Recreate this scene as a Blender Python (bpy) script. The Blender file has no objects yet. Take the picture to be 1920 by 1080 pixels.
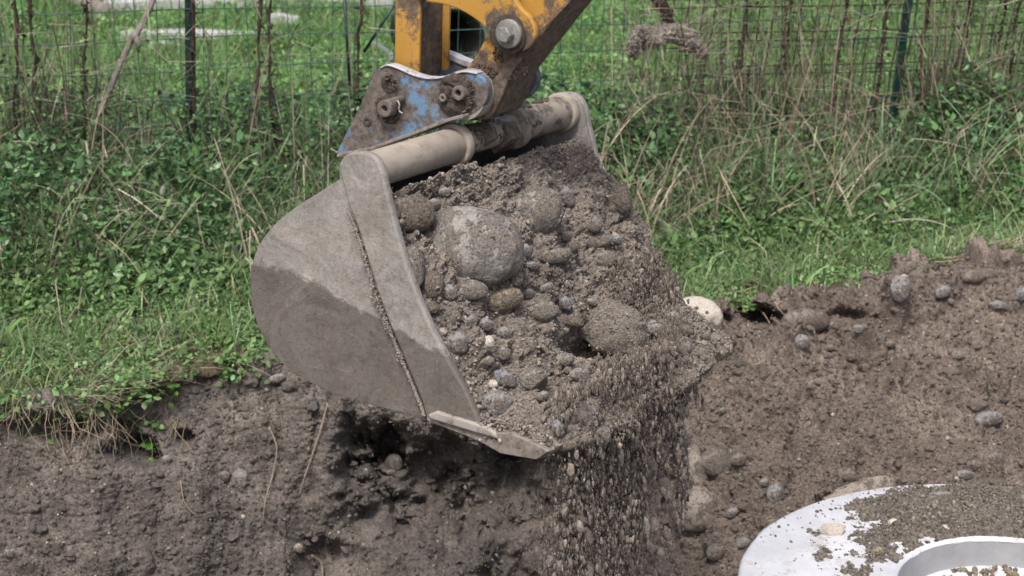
import bpy, bmesh, math, random
import numpy as np
from mathutils import Vector, Matrix
random.seed(7); RNG = np.random.default_rng(11)
SC = bpy.context.scene; COL = SC.collection
R = math.radians
# ---------------------------------------------------------------- camera
H, PITCH, F = 2.2, R(18), 3733.0
cam_d = bpy.data.cameras.new('camera'); cam = bpy.data.objects.new('camera', cam_d); COL.objects.link(cam)
cam.location = (0, 0, H); cam.rotation_euler = (math.pi/2 - PITCH, 0, 0)
cam_d.sensor_width = 36; cam_d.lens = 70; cam_d.clip_end = 500; cam_d.clip_start = 0.05
cam_d.dof.use_dof = True; cam_d.dof.focus_distance = 4.6; cam_d.dof.aperture_fstop = 7.1
SC.camera = cam
# ---------------------------------------------------------------- world, sun, exposure
w = bpy.data.worlds.new('World'); SC.world = w; w.use_nodes = True
nt = w.node_tree; nt.nodes.clear()
sky = nt.nodes.new('ShaderNodeTexSky'); sky.sky_type = 'NISHITA'; sky.sun_disc = False
SUN_EL, SUN_AZ = R(58), R(194)
sky.sun_elevation = SUN_EL; sky.sun_rotation = SUN_AZ; sky.dust_density = 6; sky.air_density = 0.7; sky.ozone_density = 0.6
bg = nt.nodes.new('ShaderNodeBackground'); bg.inputs[1].default_value = 0.10
wo = nt.nodes.new('ShaderNodeOutputWorld'); nt.links.new(sky.outputs[0], bg.inputs[0]); nt.links.new(bg.outputs[0], wo.inputs[0])
sd = bpy.data.lights.new('sun', 'SUN'); sun = bpy.data.objects.new('sun', sd); COL.objects.link(sun)
sd.energy = 1.5; sd.angle = R(12); sd.color = (1, .96, .9)
sdir = Vector((math.sin(SUN_AZ)*math.cos(SUN_EL), math.cos(SUN_AZ)*math.cos(SUN_EL), math.sin(SUN_EL)))
sun.rotation_euler = (-sdir).to_track_quat('-Z', 'Y').to_euler()
SC.view_settings.view_transform = 'Standard'; SC.view_settings.look = 'None'; SC.view_settings.gamma = 1
SC.view_settings.exposure = 0.76
SC.render.film_transparent = False
# ---------------------------------------------------------------- geometry helpers
CAM = np.array([0, 0, H]); RT = np.array([1., 0, 0])
UPV = np.array([0, math.sin(PITCH), math.cos(PITCH)]); FW = np.array([0, math.cos(PITCH), -math.sin(PITCH)])
def ray(px, py): return FW + RT*((px-960)/F) + UPV*((540-py)/F)
def at(px, py, d): return CAM + ray(px, py)*d
def proj(V):
    Q = V - CAM; d = Q@FW
    return 960 + F*(Q@RT)/d, 540 - F*(Q@UPV)/d, d
def on_ground(px, py, z=0.):
    r = ray(px, py); return CAM + r*((z-H)/r[2])

def _h(ix, iy, iz, seed):
    h = (ix*73856093) ^ (iy*19349663) ^ (iz*83492791) ^ (seed*2654435761 & 0xffffffff)
    h = h & 0xffffffff; h = ((h ^ (h >> 15))*2246822519) & 0xffffffff; h = ((h ^ (h >> 13))*3266489917) & 0xffffffff
    h = h ^ (h >> 16); return h.astype(np.float64)/2147483648.0 - 1
def vn(P, seed=0):
    I = np.floor(P).astype(np.int64); f = P - I; f = f*f*f*(f*(f*6-15)+10)
    x, y, z = I[..., 0], I[..., 1], I[..., 2]; fx, fy, fz = f[..., 0], f[..., 1], f[..., 2]
    def L(a, b, t): return a + (b-a)*t
    c = [[[_h(x+i, y+j, z+k, seed) for k in (0, 1)] for j in (0, 1)] for i in (0, 1)]
    return L(L(L(c[0][0][0], c[1][0][0], fx), L(c[0][1][0], c[1][1][0], fx), fy),
             L(L(c[0][0][1], c[1][0][1], fx), L(c[0][1][1], c[1][1][1], fx), fy), fz)
def fbm(P, sc, octs=4, seed=0, gain=.5, billow=False):
    P = np.asarray(P, float)*sc; a = 1; s = 0
    for o in range(octs):
        n = vn(P, seed+o*17); s = s + a*(np.abs(n)*2-.6 if billow else n); a *= gain; P = P*2.03 + 5.7
    return s

def mesh(name, V, Fs, mat=None, parent=None, smooth=True, col=None, origin=None):
    """one mesh object; Fs = list of (n,k) index arrays; col = per vertex rgb"""
    V = np.asarray(V, float); 
    if not isinstance(Fs, (list, tuple)): Fs = [Fs]
    o0 = np.zeros(3) if origin is None else np.asarray(origin, float)
    if parent is not None: o0 = o0*0 + WORLD[parent.name]
    me = bpy.data.meshes.new(name); me.vertices.add(len(V)); me.vertices.foreach_set('co', (V-o0).astype(np.float32).ravel())
    nl = sum(f.size for f in Fs); npoly = sum(len(f) for f in Fs)
    me.loops.add(nl); me.polygons.add(npoly)
    me.loops.foreach_set('vertex_index', np.concatenate([f.ravel() for f in Fs]).astype(np.int32))
    tot = np.concatenate([np.full(len(f), f.shape[1]) for f in Fs]); st = np.concatenate([[0], np.cumsum(tot)[:-1]])
    me.polygons.foreach_set('loop_start', st.astype(np.int32)); me.polygons.foreach_set('loop_total', tot.astype(np.int32))
    me.polygons.foreach_set('use_smooth', np.full(npoly, smooth))
    if col is not None:
        a = me.color_attributes.new('tint', 'FLOAT_COLOR', 'POINT')
        c = np.ones((len(V), 4), np.float32); c[:, :3] = col; a.data.foreach_set('color', c.ravel())
    me.update(calc_edges=True); me.validate()
    o = bpy.data.objects.new(name, me); COL.objects.link(o)
    if mat: me.materials.append(mat)
    if parent is not None: o.parent = parent
    else: o.location = o0
    WORLD[o.name] = o0
    return o
WORLD = {}
def tag(o, label=None, cat=None, group=None, kind=None):
    if label: o['label'] = label
    if cat: o['category'] = cat
    if group: o['group'] = group
    if kind: o['kind'] = kind
    return o
def empty(name, loc, label, cat, group=None):
    o = bpy.data.objects.new(name, None); COL.objects.link(o); o.location = loc; o.empty_display_size = .05
    WORLD[o.name] = np.asarray(loc, float); return tag(o, label, cat, group)
def grid_faces(n, m):
    a = (np.arange(n-1)[:, None]*m + np.arange(m-1)[None, :]).ravel()
    return np.stack([a, a+1, a+m+1, a+m], 1)
def bevel(o, w=.003, seg=2):
    b = o.modifiers.new('b', 'BEVEL'); b.width = w; b.segments = seg; b.limit_method = 'ANGLE'; b.angle_limit = R(35); return o
def smooth_curve(P, n=6, closed=True):
    P = np.asarray(P, float); N = len(P); out = []
    rng = range(N) if closed else range(N-1)
    for i in rng:
        g = (lambda k: P[k % N]) if closed else (lambda k: P[min(max(k, 0), N-1)])
        p0, p1, p2, p3 = g(i-1), g(i), g(i+1), g(i+2)
        for k in range(n):
            t = k/n; out.append(.5*((2*p1) + (p2-p0)*t + (2*p0-5*p1+4*p2-p3)*t*t + (3*p1-p0-3*p2+p3)*t**3))
    if not closed: out.append(P[-1])
    return np.array(out)
def ico(sub):
    bm = bmesh.new(); bmesh.ops.create_icosphere(bm, subdivisions=sub, radius=1)
    V = np.array([v.co[:] for v in bm.verts]); Fc = np.array([[v.index for v in f.verts] for f in bm.faces]); bm.free(); return V, Fc
ICO = {s: ico(s) for s in (1, 2, 3, 4, 5)}
def tube(pts, rad, sides=8, cap=True):
    pts = np.asarray(pts, float); n = len(pts); rad = np.broadcast_to(rad, n)
    T = np.gradient(pts, axis=0); T /= np.linalg.norm(T, axis=1)[:, None]+1e-9
    ref = np.array([0, 0, 1.]) if abs(T[0] @ np.array([0, 0, 1.])) < .9 else np.array([1., 0, 0])
    V = []
    for p, t, r in zip(pts, T, rad):
        a = np.cross(t, ref); a /= np.linalg.norm(a)+1e-9; b = np.cross(t, a)
        th = np.arange(sides)/sides*2*math.pi
        V.append(p + r*(np.cos(th)[:, None]*a + np.sin(th)[:, None]*b))
    V = np.concatenate(V); Fq = []
    for i in range(n-1):
        for j in range(sides): Fq.append([i*sides+j, i*sides+(j+1) % sides, (i+1)*sides+(j+1) % sides, (i+1)*sides+j])
    Fs = [np.array(Fq)]
    if cap: Fs += [np.array([list(range(sides))[::-1]]), np.array([[(n-1)*sides+j for j in range(sides)]])]
    return V, Fs
def join(parts):
    Vs, out, off = [], {}, 0
    for V, Fs in parts:
        for f in (Fs if isinstance(Fs, (list, tuple)) else [Fs]): out.setdefault(f.shape[1], []).append(f+off)
        Vs.append(V); off += len(V)
    return np.concatenate(Vs), [np.concatenate(v) for v in out.values()]
# ---------------------------------------------------------------- materials
def N(nt, t, **k):
    n = nt.nodes.new(t)
    for a, b in k.items(): setattr(n, a, b)
    return n
def newmat(name, rough=.8, spec=.3, metal=0):
    m = bpy.data.materials.new(name); m.use_nodes = True; t = m.node_tree; b = t.nodes['Principled BSDF']
    b.inputs['Roughness'].default_value = rough; b.inputs['Specular IOR Level'].default_value = spec; b.inputs['Metallic'].default_value = metal
    tc = N(t, 'ShaderNodeTexCoord'); return m, t, b, tc.outputs['Object']
def noise(t, vec, scale, detail=6, rough=.6, stretch=None):
    n = N(t, 'ShaderNodeTexNoise'); n.inputs['Scale'].default_value = scale; n.inputs['Detail'].default_value = detail; n.inputs['Roughness'].default_value = rough
    if stretch is not None:
        mp = N(t, 'ShaderNodeMapping'); mp.inputs['Scale'].default_value = stretch; t.links.new(vec, mp.inputs[0]); vec = mp.outputs[0]
    t.links.new(vec, n.inputs['Vector']); return n.outputs['Fac']
def ramp(t, fac, stops):
    r = N(t, 'ShaderNodeValToRGB'); e = r.color_ramp.elements
    while len(e) < len(stops): e.new(.5)
    for i, (p, c) in enumerate(stops): e[i].position = p; e[i].color = (*c, 1) if not np.isscalar(c) else (c, c, c, 1)
    t.links.new(fac, r.inputs[0]); return r.outputs[0]
def mix(t, f, a, b, mode='MIX'):
    m = N(t, 'ShaderNodeMix', data_type='RGBA', blend_type=mode)
    for v, s in ((f, m.inputs[0]), (a, m.inputs[6]), (b, m.inputs[7])):
        if hasattr(v, 'links'): t.links.new(v, s)
        elif np.isscalar(v): s.default_value = v
        else: s.default_value = (*v, 1)
    return m.outputs[2]
def bump(t, b, hs, dist, strength=1.):
    n = None
    for h, d in zip(hs, dist):
        bp = N(t, 'ShaderNodeBump'); bp.inputs['Distance'].default_value = d; bp.inputs['Strength'].default_value = strength
        t.links.new(h, bp.inputs['Height'])
        if n: t.links.new(n, bp.inputs['Normal'])
        n = bp.outputs[0]
    t.links.new(n, b.inputs['Normal'])
def attr(t, name='tint'):
    a = N(t, 'ShaderNodeAttribute'); a.attribute_name = name; return a.outputs['Color']
def math_(t, op, a, b=None):
    m = N(t, 'ShaderNodeMath', operation=op)
    for i, v in enumerate((a, b)):
        if v is None: continue
        if hasattr(v, 'links'): t.links.new(v, m.inputs[i])
        else: m.inputs[i].default_value = v
    return m.outputs[0]

def soil_mat(name, tinted=True, base=(.12, .1, .085), grain=120.):
    m, t, b, oc = newmat(name, .95, .15)
    n1 = ramp(t, noise(t, oc, 7, 6, .65), [(.32, (.58,)*3), (.5, (1,)*3), (.68, (1.32,)*3)])
    n2 = ramp(t, noise(t, oc, grain, 3, .7), [(.3, (.55,)*3), (.5, (.95,)*3), (.75, (1.7,)*3)])
    c = mix(t, 1., attr(t) if tinted else base, n1, 'MULTIPLY'); c = mix(t, 1., c, n2, 'MULTIPLY')
    t.links.new(c, b.inputs['Base Color'])
    bump(t, b, [noise(t, oc, grain*.45, 5, .65), noise(t, oc, grain*1.6, 3, .6)], [.006, .003]); return m
M_SOIL = soil_mat('soil'); M_LOAD = soil_mat('wet_soil', grain=170.)
def grain_mat():
    m, t, b, oc = newmat('soil_grain', .92, .2)
    n2 = ramp(t, noise(t, oc, 260, 2), [(.3, (.7,)*3), (.7, (1.3,)*3)])
    t.links.new(mix(t, 1., attr(t), n2, 'MULTIPLY'), b.inputs['Base Color']); bump(t, b, [noise(t, oc, 300, 3)], [.002]); return m
M_GRAIN = grain_mat()
def rock_mat(name, c1, c2, dirt=.45, dirtc=(.13, .108, .09)):
    m, t, b, oc = newmat(name, .85, .25)
    n1 = noise(t, oc, 22, 6, .65); base = ramp(t, n1, [(.3, c1), (.7, c2)])
    sp = ramp(t, noise(t, oc, 240, 2, .6), [(.35, (.7,)*3), (.6, (1.15,)*3)]); base = mix(t, 1., base, sp, 'MULTIPLY')
    n2 = math_(t, 'ADD', math_(t, 'MULTIPLY', noise(t, oc, 16, 4, .7), .7), math_(t, 'MULTIPLY', noise(t, oc, 90, 4, .75), .45))
    th = .575+(.5-dirt)*.5; k = ramp(t, n2, [(max(.02, th-.05), 0.), (min(.98, th+.05), 1.)])
    dc = mix(t, ramp(t, noise(t, oc, 190, 3, .75), [(.3, 0.), (.7, 1.)]), tuple(x*.5 for x in dirtc), tuple(x*1.7 for x in dirtc))
    t.links.new(mix(t, k, base, dc), b.inputs['Base Color'])
    bump(t, b, [mix(t, k, (0, 0, 0), noise(t, oc, 170, 4, .75)), noise(t, oc, 60, 6, .7)], [.009, .003]); return m
MR = {'grey': rock_mat('grey_stone', (.19, .185, .18), (.29, .282, .27), .4, (.18, .155, .135)),
      'dusty': rock_mat('dusty_stone', (.26, .243, .22), (.35, .33, .30), .52, (.2, .178, .155)),
      'big': rock_mat('pale_grey_boulder', (.235, .225, .212), (.325, .312, .292), .47, (.235, .212, .188)),
      'clean': rock_mat('tan_boulder', (.25, .215, .18), (.33, .295, .255), .40, (.17, .148, .128)),
      'brown': rock_mat('brown_stone', (.18, .155, .135), (.25, .222, .195), .5, (.18, .155, .132)),
      'ochre': rock_mat('ochre_stone', (.22, .19, .14), (.31, .27, .2), .42, (.18, .155, .13)),
      'blue': rock_mat('bluish_stone', (.19, .197, .21), (.28, .288, .30), .42, (.18, .16, .14)),
      'cream': rock_mat('cream_stone', (.40, .365, .31), (.54, .505, .45), .12, (.3, .27, .23)),
      'bank': rock_mat('bank_stone', (.16, .145, .13), (.27, .25, .225), .45, (.15, .12, .1)),
      'soiled': rock_mat('soil_caked', (.22, .195, .17), (.28, .25, .22), .75, (.212, .19, .168)),
      'dry': rock_mat('dry_soil', (.24, .22, .2), (.32, .3, .27), .6, (.27, .245, .215))}
def leaf_mat(name, trans=.3, rough=.45, spec=.35):
    m, t, b, oc = newmat(name, rough, spec)
    c = attr(t); t.links.new(c, b.inputs['Base Color'])
    tr = N(t, 'ShaderNodeBsdfTranslucent'); t.links.new(c, tr.inputs[0])
    ms = N(t, 'ShaderNodeMixShader'); ms.inputs[0].default_value = trans
    out = [n for n in t.nodes if n.type == 'OUTPUT_MATERIAL'][0]
    t.links.new(b.outputs[0], ms.inputs[1]); t.links.new(tr.outputs[0], ms.inputs[2]); t.links.new(ms.outputs[0], out.inputs[0]); return m
M_LEAF = leaf_mat('leaf', .3, .38, .55); M_STRAW = leaf_mat('straw', .15, .7, .2)
def simple(name, c1, c2, sc=30, rough=.7, spec=.3, metal=0, bd=.002, stretch=None):
    m, t, b, oc = newmat(name, rough, spec, metal)
    t.links.new(ramp(t, noise(t, oc, sc, 6, .65, stretch), [(.3, c1), (.7, c2)]), b.inputs['Base Color'])
    bump(t, b, [noise(t, oc, sc*3, 5, .65, stretch)], [bd]); return m
M_GREEN = simple('green_coating', (.004, .022, .02), (.008, .036, .032), 20, .4, .5)
M_WIRE = simple('green_wire_coating', (.018, .06, .055), (.06, .13, .125), 20, .4, .5)
M_RUST = simple('rusty_steel', (.05, .036, .03), (.12, .085, .07), 60, .9, .2)
M_VINE = simple('dead_vine_bark', (.035, .025, .02), (.085, .062, .05), 40, .95, .1)
M_BARK = simple('pale_bark', (.16, .14, .13), (.32, .29, .27), 35, .9, .2, 0, .004)
M_TIMBER = simple('weathered_timber', (.42, .42, .43), (.66, .66, .69), 14, .9, .2, 0, .004, (1, 6, 6))
M_ROOT = simple('root_skin', (.17, .14, .11), (.34, .29, .23), 60, .9, .2)
def paint_mat(name, paint, mud_lvl, mudc=(.085, .065, .052), dust=(.3, .27, .23), sc=14, rough=.5, dusty=.5, fine=70, soft=.06, lump=.003, spots=()):
    m, t, b, oc = newmat(name, rough, .4)
    n = math_(t, 'ADD', math_(t, 'MULTIPLY', noise(t, oc, sc, 6, .7), .75), math_(t, 'MULTIPLY', noise(t, oc, fine, 5, .75), .3))
    for p_, rad_s, am in spots:
        dn_ = N(t, 'ShaderNodeVectorMath', operation='DISTANCE'); t.links.new(oc, dn_.inputs[0]); dn_.inputs[1].default_value = p_
        n = math_(t, 'ADD', n, math_(t, 'MULTIPLY', math_(t, 'MAXIMUM', math_(t, 'SUBTRACT', 1., math_(t, 'DIVIDE', dn_.outputs['Value'], rad_s)), 0.), am))
    k = ramp(t, n, [(mud_lvl-soft, 0.), (mud_lvl+soft, 1.)])
    c0 = ramp(t, noise(t, oc, 6, 3), [(.3, tuple(x*.85 for x in paint)), (.7, tuple(x*1.1 for x in paint))])
    dk = ramp(t, noise(t, oc, 45, 6, .75), [(.52, 0.), (.75, 1.)])
    c1 = mix(t, math_(t, 'MULTIPLY', dk, dusty), c0, dust)
    mc = mix(t, ramp(t, noise(t, oc, 60, 5, .7), [(.35, 0.), (.7, 1.)]), tuple(x*.6 for x in mudc), tuple(x*1.7 for x in mudc))
    t.links.new(mix(t, k, c1, mc), b.inputs['Base Color'])
    t.links.new(ramp(t, k, [(0, rough), (1, .9)]), b.inputs['Roughness'])
    bump(t, b, [mix(t, k, (.5, .5, .5), noise(t, oc, 110, 5, .75)), noise(t, oc, 300, 2)], [lump, .0008]); return m
_ax = (RT*.464+UPV*.205+FW*.78); _an = _ax/np.linalg.norm(_ax); _b0 = at(677, 325, 4.3)
def lpt(px, py, t): # local point of the excavator on the plane across its axis
    r_ = ray(px, py); p0 = _b0+_ax*t; return tuple(CAM + r_*(((p0-CAM)@_an)/(r_@_an)) - _b0)
M_YELLOW = paint_mat('yellow_paint', (.50, .275, .055), .585, mudc=(.12, .088, .062), sc=24, dusty=.5, dust=(.34, .23, .12), soft=.045, fine=120,
    spots=[(lpt(905, 165, .45), .10, .35), (lpt(990, 110, .45), .09, .3), (lpt(952, 64, .42), .075, .25), (lpt(765, 0, .44), .05, .22), (lpt(1050, 30, .45), .06, .16), (lpt(930, 35, .42), .03, .15)])
M_YMUD = paint_mat('muddy_yellow_paint', (.40, .22, .05), .40, mudc=(.15, .118, .094), sc=12, lump=.006)
M_BLUE = paint_mat('blue_paint', (.13, .245, .39), .52, mudc=(.125, .108, .096), dust=(.27, .26, .26), sc=19, dusty=.9, fine=90, soft=.045,
    spots=[(lpt(725, 205, .4), .075, .3), (lpt(858, 178, .4), .075, .3), (lpt(725, 155, .4), .05, .25), (lpt(670, 215, .4), .05, .2), (lpt(690, 270, .4), .06, .15)])
M_MUD_HOLE = paint_mat('dark_mud_and_hole', (.055, .045, .038), .55, mudc=(.08, .066, .056), dust=(.14, .12, .1), sc=30, rough=.95, lump=.008)
M_PALE = paint_mat('pale_chipped_edge', (.50, .51, .55), .60, mudc=(.2, .18, .16), sc=26, dusty=.5, dust=(.3, .29, .28))
M_RIM = paint_mat('dusty_rim', (.36, .335, .305), .60, mudc=(.15, .125, .105), sc=22, dusty=.5, dust=(.22, .2, .18))
M_GLINT = paint_mat('worn_steel_edge', (.40, .39, .38), .57, mudc=(.15, .125, .105), sc=30, dusty=.2, rough=.4)
M_BOLT = simple('zinc_bolt', (.2, .2, .19), (.34, .34, .32), 60, .5, .5, .4)
M_PIN = simple('pin_steel', (.12, .1, .09), (.26, .23, .2), 60, .7, .3, .2, .004)
# ---------------------------------------------------------------- ground: one sheet with the trench cut into it
EX0, EY0, ESL = -1.57, 5.71, .347
def edge_y(x):
    x = np.asarray(x, float); P = np.stack([x, x*0, x*0], -1)
    y = EY0 + ESL*(np.clip(x, -4, 5)-EX0) + .05*fbm(P, 2.2, 3, 5) + .02*fbm(P, 11, 2, 9)
    y = y - .06*np.exp(-((x+1.35)/.25)**2) + .10*np.exp(-((x-.0)/.5)**2)*0
    return y
def gz(x, y):
    x = np.asarray(x, float); y = np.asarray(y, float); P = np.stack([x, y, x*0], -1)
    b = y - edge_y(x); far = np.clip(b, 0, 6)/6
    m = .15*np.exp(-((x-1.72)/.30)**2 - ((b+.1)/.22)**2) + .03*np.exp(-((x-1.3)/.25)**2 - ((b+.1)/.2)**2)
    return .03*fbm(P, 1.6, 3, 21)*(.3+far) + m
xs = np.concatenate([-np.geomspace(60, 2.5, 26), np.linspace(-2.4, 2.7, 1060), np.geomspace(2.8, 60, 26)])
# profile knots: k, (s, z) left wall and right slope; s is the distance from the edge towards the camera
K = np.array([-5, -4, -3, -2, -1, 0, .1, .25, .5, 1, 2, 3, 4, 5, 6.])
LS = np.array([-90, -30, -8, -2, -.25, 0, .03, .14, .36, .95, 2.4, 3.3, 4.3, 7.5, 60])
LZ = np.array([0, 0, 0, 0, 0, 0, -.09, -.22, -.55, -1.3, -1.38, -1.3, -.15, .3, .3])
RS = np.array([-90, -30, -8, -2, -.25, 0, .12, .40, .85, 1.75, 2.4, 3.3, 4.3, 7.5, 60])
RZ = np.array([0, 0, 0, 0, 0, 0, -.03, -.12, -.30, -.66, -.95, -1.2, -.15, .3, .3])
ks = np.concatenate([np.linspace(-5, -2, 60)[:-1], np.linspace(-2, -1, 60)[:-1], np.linspace(-1, 0, 30)[:-1], np.linspace(0, 1, 400)[:-1], np.linspace(1, 2, 60)[:-1], np.linspace(2, 6, 50)])
X, KK = np.meshgrid(xs, ks, indexing='ij')
bl = np.clip((X-.15)/.75, 0, 1); bl = bl*bl*(3-2*bl)
S = np.interp(KK, K, LS)*(1-bl) + np.interp(KK, K, RS)*bl
Z = np.interp(KK, K, LZ)*(1-bl) + np.interp(KK, K, RZ)*bl
Y = edge_y(X) - S
zz = Z + gz(X, Y)*np.where(S < .4, 1, 0) + 0
P = np.stack([X, Y, zz], -1)
act = np.clip((KK+.15)/.2, 0, 1)*np.clip((3.2-KK), 0, 1)*((X > -2.6) & (X < 2.9))
nrm = np.cross(np.gradient(P, axis=0), np.gradient(P, axis=1)); nrm /= np.linalg.norm(nrm, axis=-1)[..., None]+1e-12
nrm *= np.sign(nrm[..., 2:3]+1e-9)
lump2 = np.clip(fbm(P, 13, 3, 61)-.15, 0, 1)*(.045*bl+.016)*(1+.7*(S < .3)*bl)
d = lump2 + .045*fbm(P, 3.2, 3, 3) + .055*(1-bl)*np.clip(fbm(P@np.array([[1, 0, 0], [0, 1, 0], [.8, 0, 1]])*np.array([1, 1, .35]), 5, 2, 77), -1, 1) + .012*fbm(P*np.array([1, 1, .6]), 9, 3, 31) + .0075*fbm(P, 34, 3, 41, .6, True)*(.55+.8*bl)*(1+.8*fbm(P, 4, 2, 44)).clip(.15, 2) + .0035*fbm(P, 110, 2, 51)
P = P + nrm*(d*act)[..., None]
def hollow(px, py, rx, ry, dep):
    global P
    qx, qy, _ = proj(P); qx = qx + .55*rx*fbm(P, 9, 3, 201+int(px)); qy = qy + .55*ry*fbm(P, 9, 3, 301+int(px)); g = np.exp(-(((qx-px)/rx)**2 + ((qy-py)/ry)**2)**2.2)*act; P = P + FW*(g*dep)[..., None]
hollow(720, 835, 50, 62, .24); hollow(672, 855, 24, 45, .12); hollow(790, 900, 150, 95, .10); hollow(255, 842, 48, 30, .22); hollow(350, 825, 22, 18, .12); hollow(690, 960, 90, 38, .10)
hollow(1425, 594, 55, 17, .24); hollow(1590, 590, 40, 12, .10); hollow(1540, 1000, 60, 60, .05); hollow(1000, 960, 160, 140, .18); hollow(870, 900, 190, 85, .17); hollow(120, 800, 120, 22, .12)
hollow(735, 885, 34, 30, -.16); hollow(600, 1050, 40, 30, .08)
Pg = P.reshape(-1, 3); qx, qy, qd = proj(Pg)
n1 = fbm(Pg, 2.5, 3, 61)[:, None]; n2 = fbm(Pg, 30, 2, 71)[:, None]
left = np.array([.126, .112, .101]); right = np.array([.158, .132, .113]); blf = np.clip((Pg[:, 0]-.0)/.5, 0, 1)[:, None]
col = (left*(1-blf)+right*blf)*(1+.18*n1+.12*n2)
tops = np.exp(-((S.reshape(-1)-.03)/.10)**2)[:, None]*(S.reshape(-1) > -.05)[:, None]
col = col*(1+.25*tops)
veg = (S.reshape(-1) < 0)[:, None]*np.ones(3)
gcol = np.array([.055, .062, .026])*(1+.3*n1)
thatch = np.clip(1-np.abs(S.reshape(-1)+.10)/.25, 0, 1)[:, None]
col = np.where(veg > 0, gcol*(1-thatch)+np.array([.13, .105, .075])*thatch, col)
ground = mesh('ground', Pg, grid_faces(len(xs), len(ks)), M_SOIL, col=np.clip(col, .01, 1))
tag(ground, 'dark soil of the dug trench and the ground around it', kind='structure')
GV = Pg[(qx > -60) & (qx < 1980) & (qy > -20) & (qy < 1120) & (qd > 0)]; GQ = proj(GV)
def on_soil(px, py, V=None, Q=None):
    V, Q = (GV, GQ) if V is None else (V, Q)
    d2 = (Q[0]-px)**2 + (Q[1]-py)**2; c = np.where(d2 < 80)[0]
    if len(c) == 0: c = np.array([d2.argmin()])
    return at(px, py, Q[2][c].min())
# ---------------------------------------------------------------- scatter builders
def grains(Pc, rad, tint, sub=1, stretch=(1, 1, 1), seed=0, rough=.25):
    g = np.random.default_rng(seed); V0, F0 = ICO[sub]; n = len(Pc); rad = np.broadcast_to(rad, n)
    a = g.normal(size=(n, 3, 3)); q, _ = np.linalg.qr(a)
    sc = g.uniform(.6, 1.15, (n, 1, 3))
    V = V0[None]*(1+rough*g.normal(size=(n, len(V0), 1)).clip(-1.6, 1.6)*.6)*sc
    V = np.einsum('nvi,nij->nvj', V, q)*rad[:, None, None]*np.array(stretch)[None, None] + Pc[:, None]
    Fc = F0[None] + (np.arange(n)*len(V0))[:, None, None]
    return V.reshape(-1, 3), Fc.reshape(-1, 3), np.repeat(tint, len(V0), 0)
def blades(base, h, wd, az, lean, curl, nseg=4, c0=None, c1=None, kink=None, seed=0):
    """strips rising from base; lean = start tilt, curl = added tilt towards the tip"""
    g = np.random.default_rng(seed); n = len(base); t = np.linspace(0, 1, nseg+1)
    tilt = lean[:, None] + curl[:, None]*t[None]**1.4
    if kink is not None: tilt = tilt + kink[:, None]*(t[None] > g.uniform(.4, .75, n)[:, None])
    dl = h[:, None]/nseg; dx = np.sin(tilt)*dl; dz = np.cos(tilt)*dl
    rx = np.concatenate([np.zeros((n, 1)), np.cumsum(dx[:, :-1], 1)], 1); rz = np.concatenate([np.zeros((n, 1)), np.cumsum(dz[:, :-1], 1)], 1)
    azt = az[:, None] + g.normal(0, .25, n)[:, None]*t[None]
    C = base[:, None] + np.stack([np.cos(azt)*rx, np.sin(azt)*rx, rz], -1)
    C[..., 2] = np.maximum(C[..., 2], base[:, None, 2]+.004)
    wa = az + g.uniform(0, math.pi, n); prof = (np.clip(1-t, 0.06, 1)**.6)[None]*wd[:, None]
    side = np.stack([np.cos(wa)[:, None]*prof, np.sin(wa)[:, None]*prof, .25*prof], -1)
    V = np.stack([C-side, C+side], 2).reshape(n, -1, 3); m = (nseg+1)*2
    f = np.array([[2*i, 2*i+1, 2*i+3, 2*i+2] for i in range(nseg)])
    Fc = (f[None]+(np.arange(n)*m)[:, None, None]).reshape(-1, 4)
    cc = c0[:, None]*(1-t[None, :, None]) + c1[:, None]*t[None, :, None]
    return V.reshape(-1, 3), Fc, np.repeat(cc, 2, 1).reshape(-1, 3)
LV = np.array([[0, 0, 0], [-.30, .28, .04], [-.36, .6, .05], [0, 1, -.05], [.36, .6, .05], [.30, .28, .04], [0, .3, -.03], [0, .66, -.03]])
LF = np.array([[0, 6, 1], [6, 7, 2], [6, 2, 1], [7, 3, 2], [0, 5, 6], [6, 4, 7], [6, 5, 4], [7, 4, 3]])
def leaves(base, size, az, pitch, roll, tint, slim=1.):
    n = len(base); ca, sa = np.cos(az), np.sin(az); cp, sp = np.cos(pitch), np.sin(pitch)
    d = np.stack([ca*cp, sa*cp, sp], -1); r = np.stack([-sa, ca, sa*0], -1); u = np.cross(r, d)
    r2 = r*np.cos(roll)[:, None] + u*np.sin(roll)[:, None]; u2 = np.cross(r2, d)
    L = LV*np.array([slim, 1, 1])
    V = base[:, None] + size[:, None, None]*(L[None, :, 0:1]*r2[:, None] + L[None, :, 1:2]*d[:, None] + L[None, :, 2:3]*u2[:, None])
    Fc = (LF[None] + (np.arange(n)*8)[:, None, None]).reshape(-1, 3)
    return V.reshape(-1, 3), Fc, np.repeat(tint, 8, 0)
def tints(n, base, var=.25, hue=.12, g=RNG):
    v = g.normal(0, var, (n, 1)).clip(-.6, .9); return np.clip(np.array(base)*(1+v)*(1+g.normal(0, hue, (n, 3))), .003, .9)
def build_stuff(name, sets, mat, label, smooth=True):
    V, Fs, C, off = [], {}, [], 0
    for v, f, c in sets: V.append(v); Fs.setdefault(f.shape[1], []).append(f+off); C.append(c); off += len(v)
    o = mesh(name, np.concatenate(V), [np.concatenate(x) for x in Fs.values()], mat, smooth=smooth, col=np.concatenate(C))
    return tag(o, label, kind='stuff')
U = RNG.uniform
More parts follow.
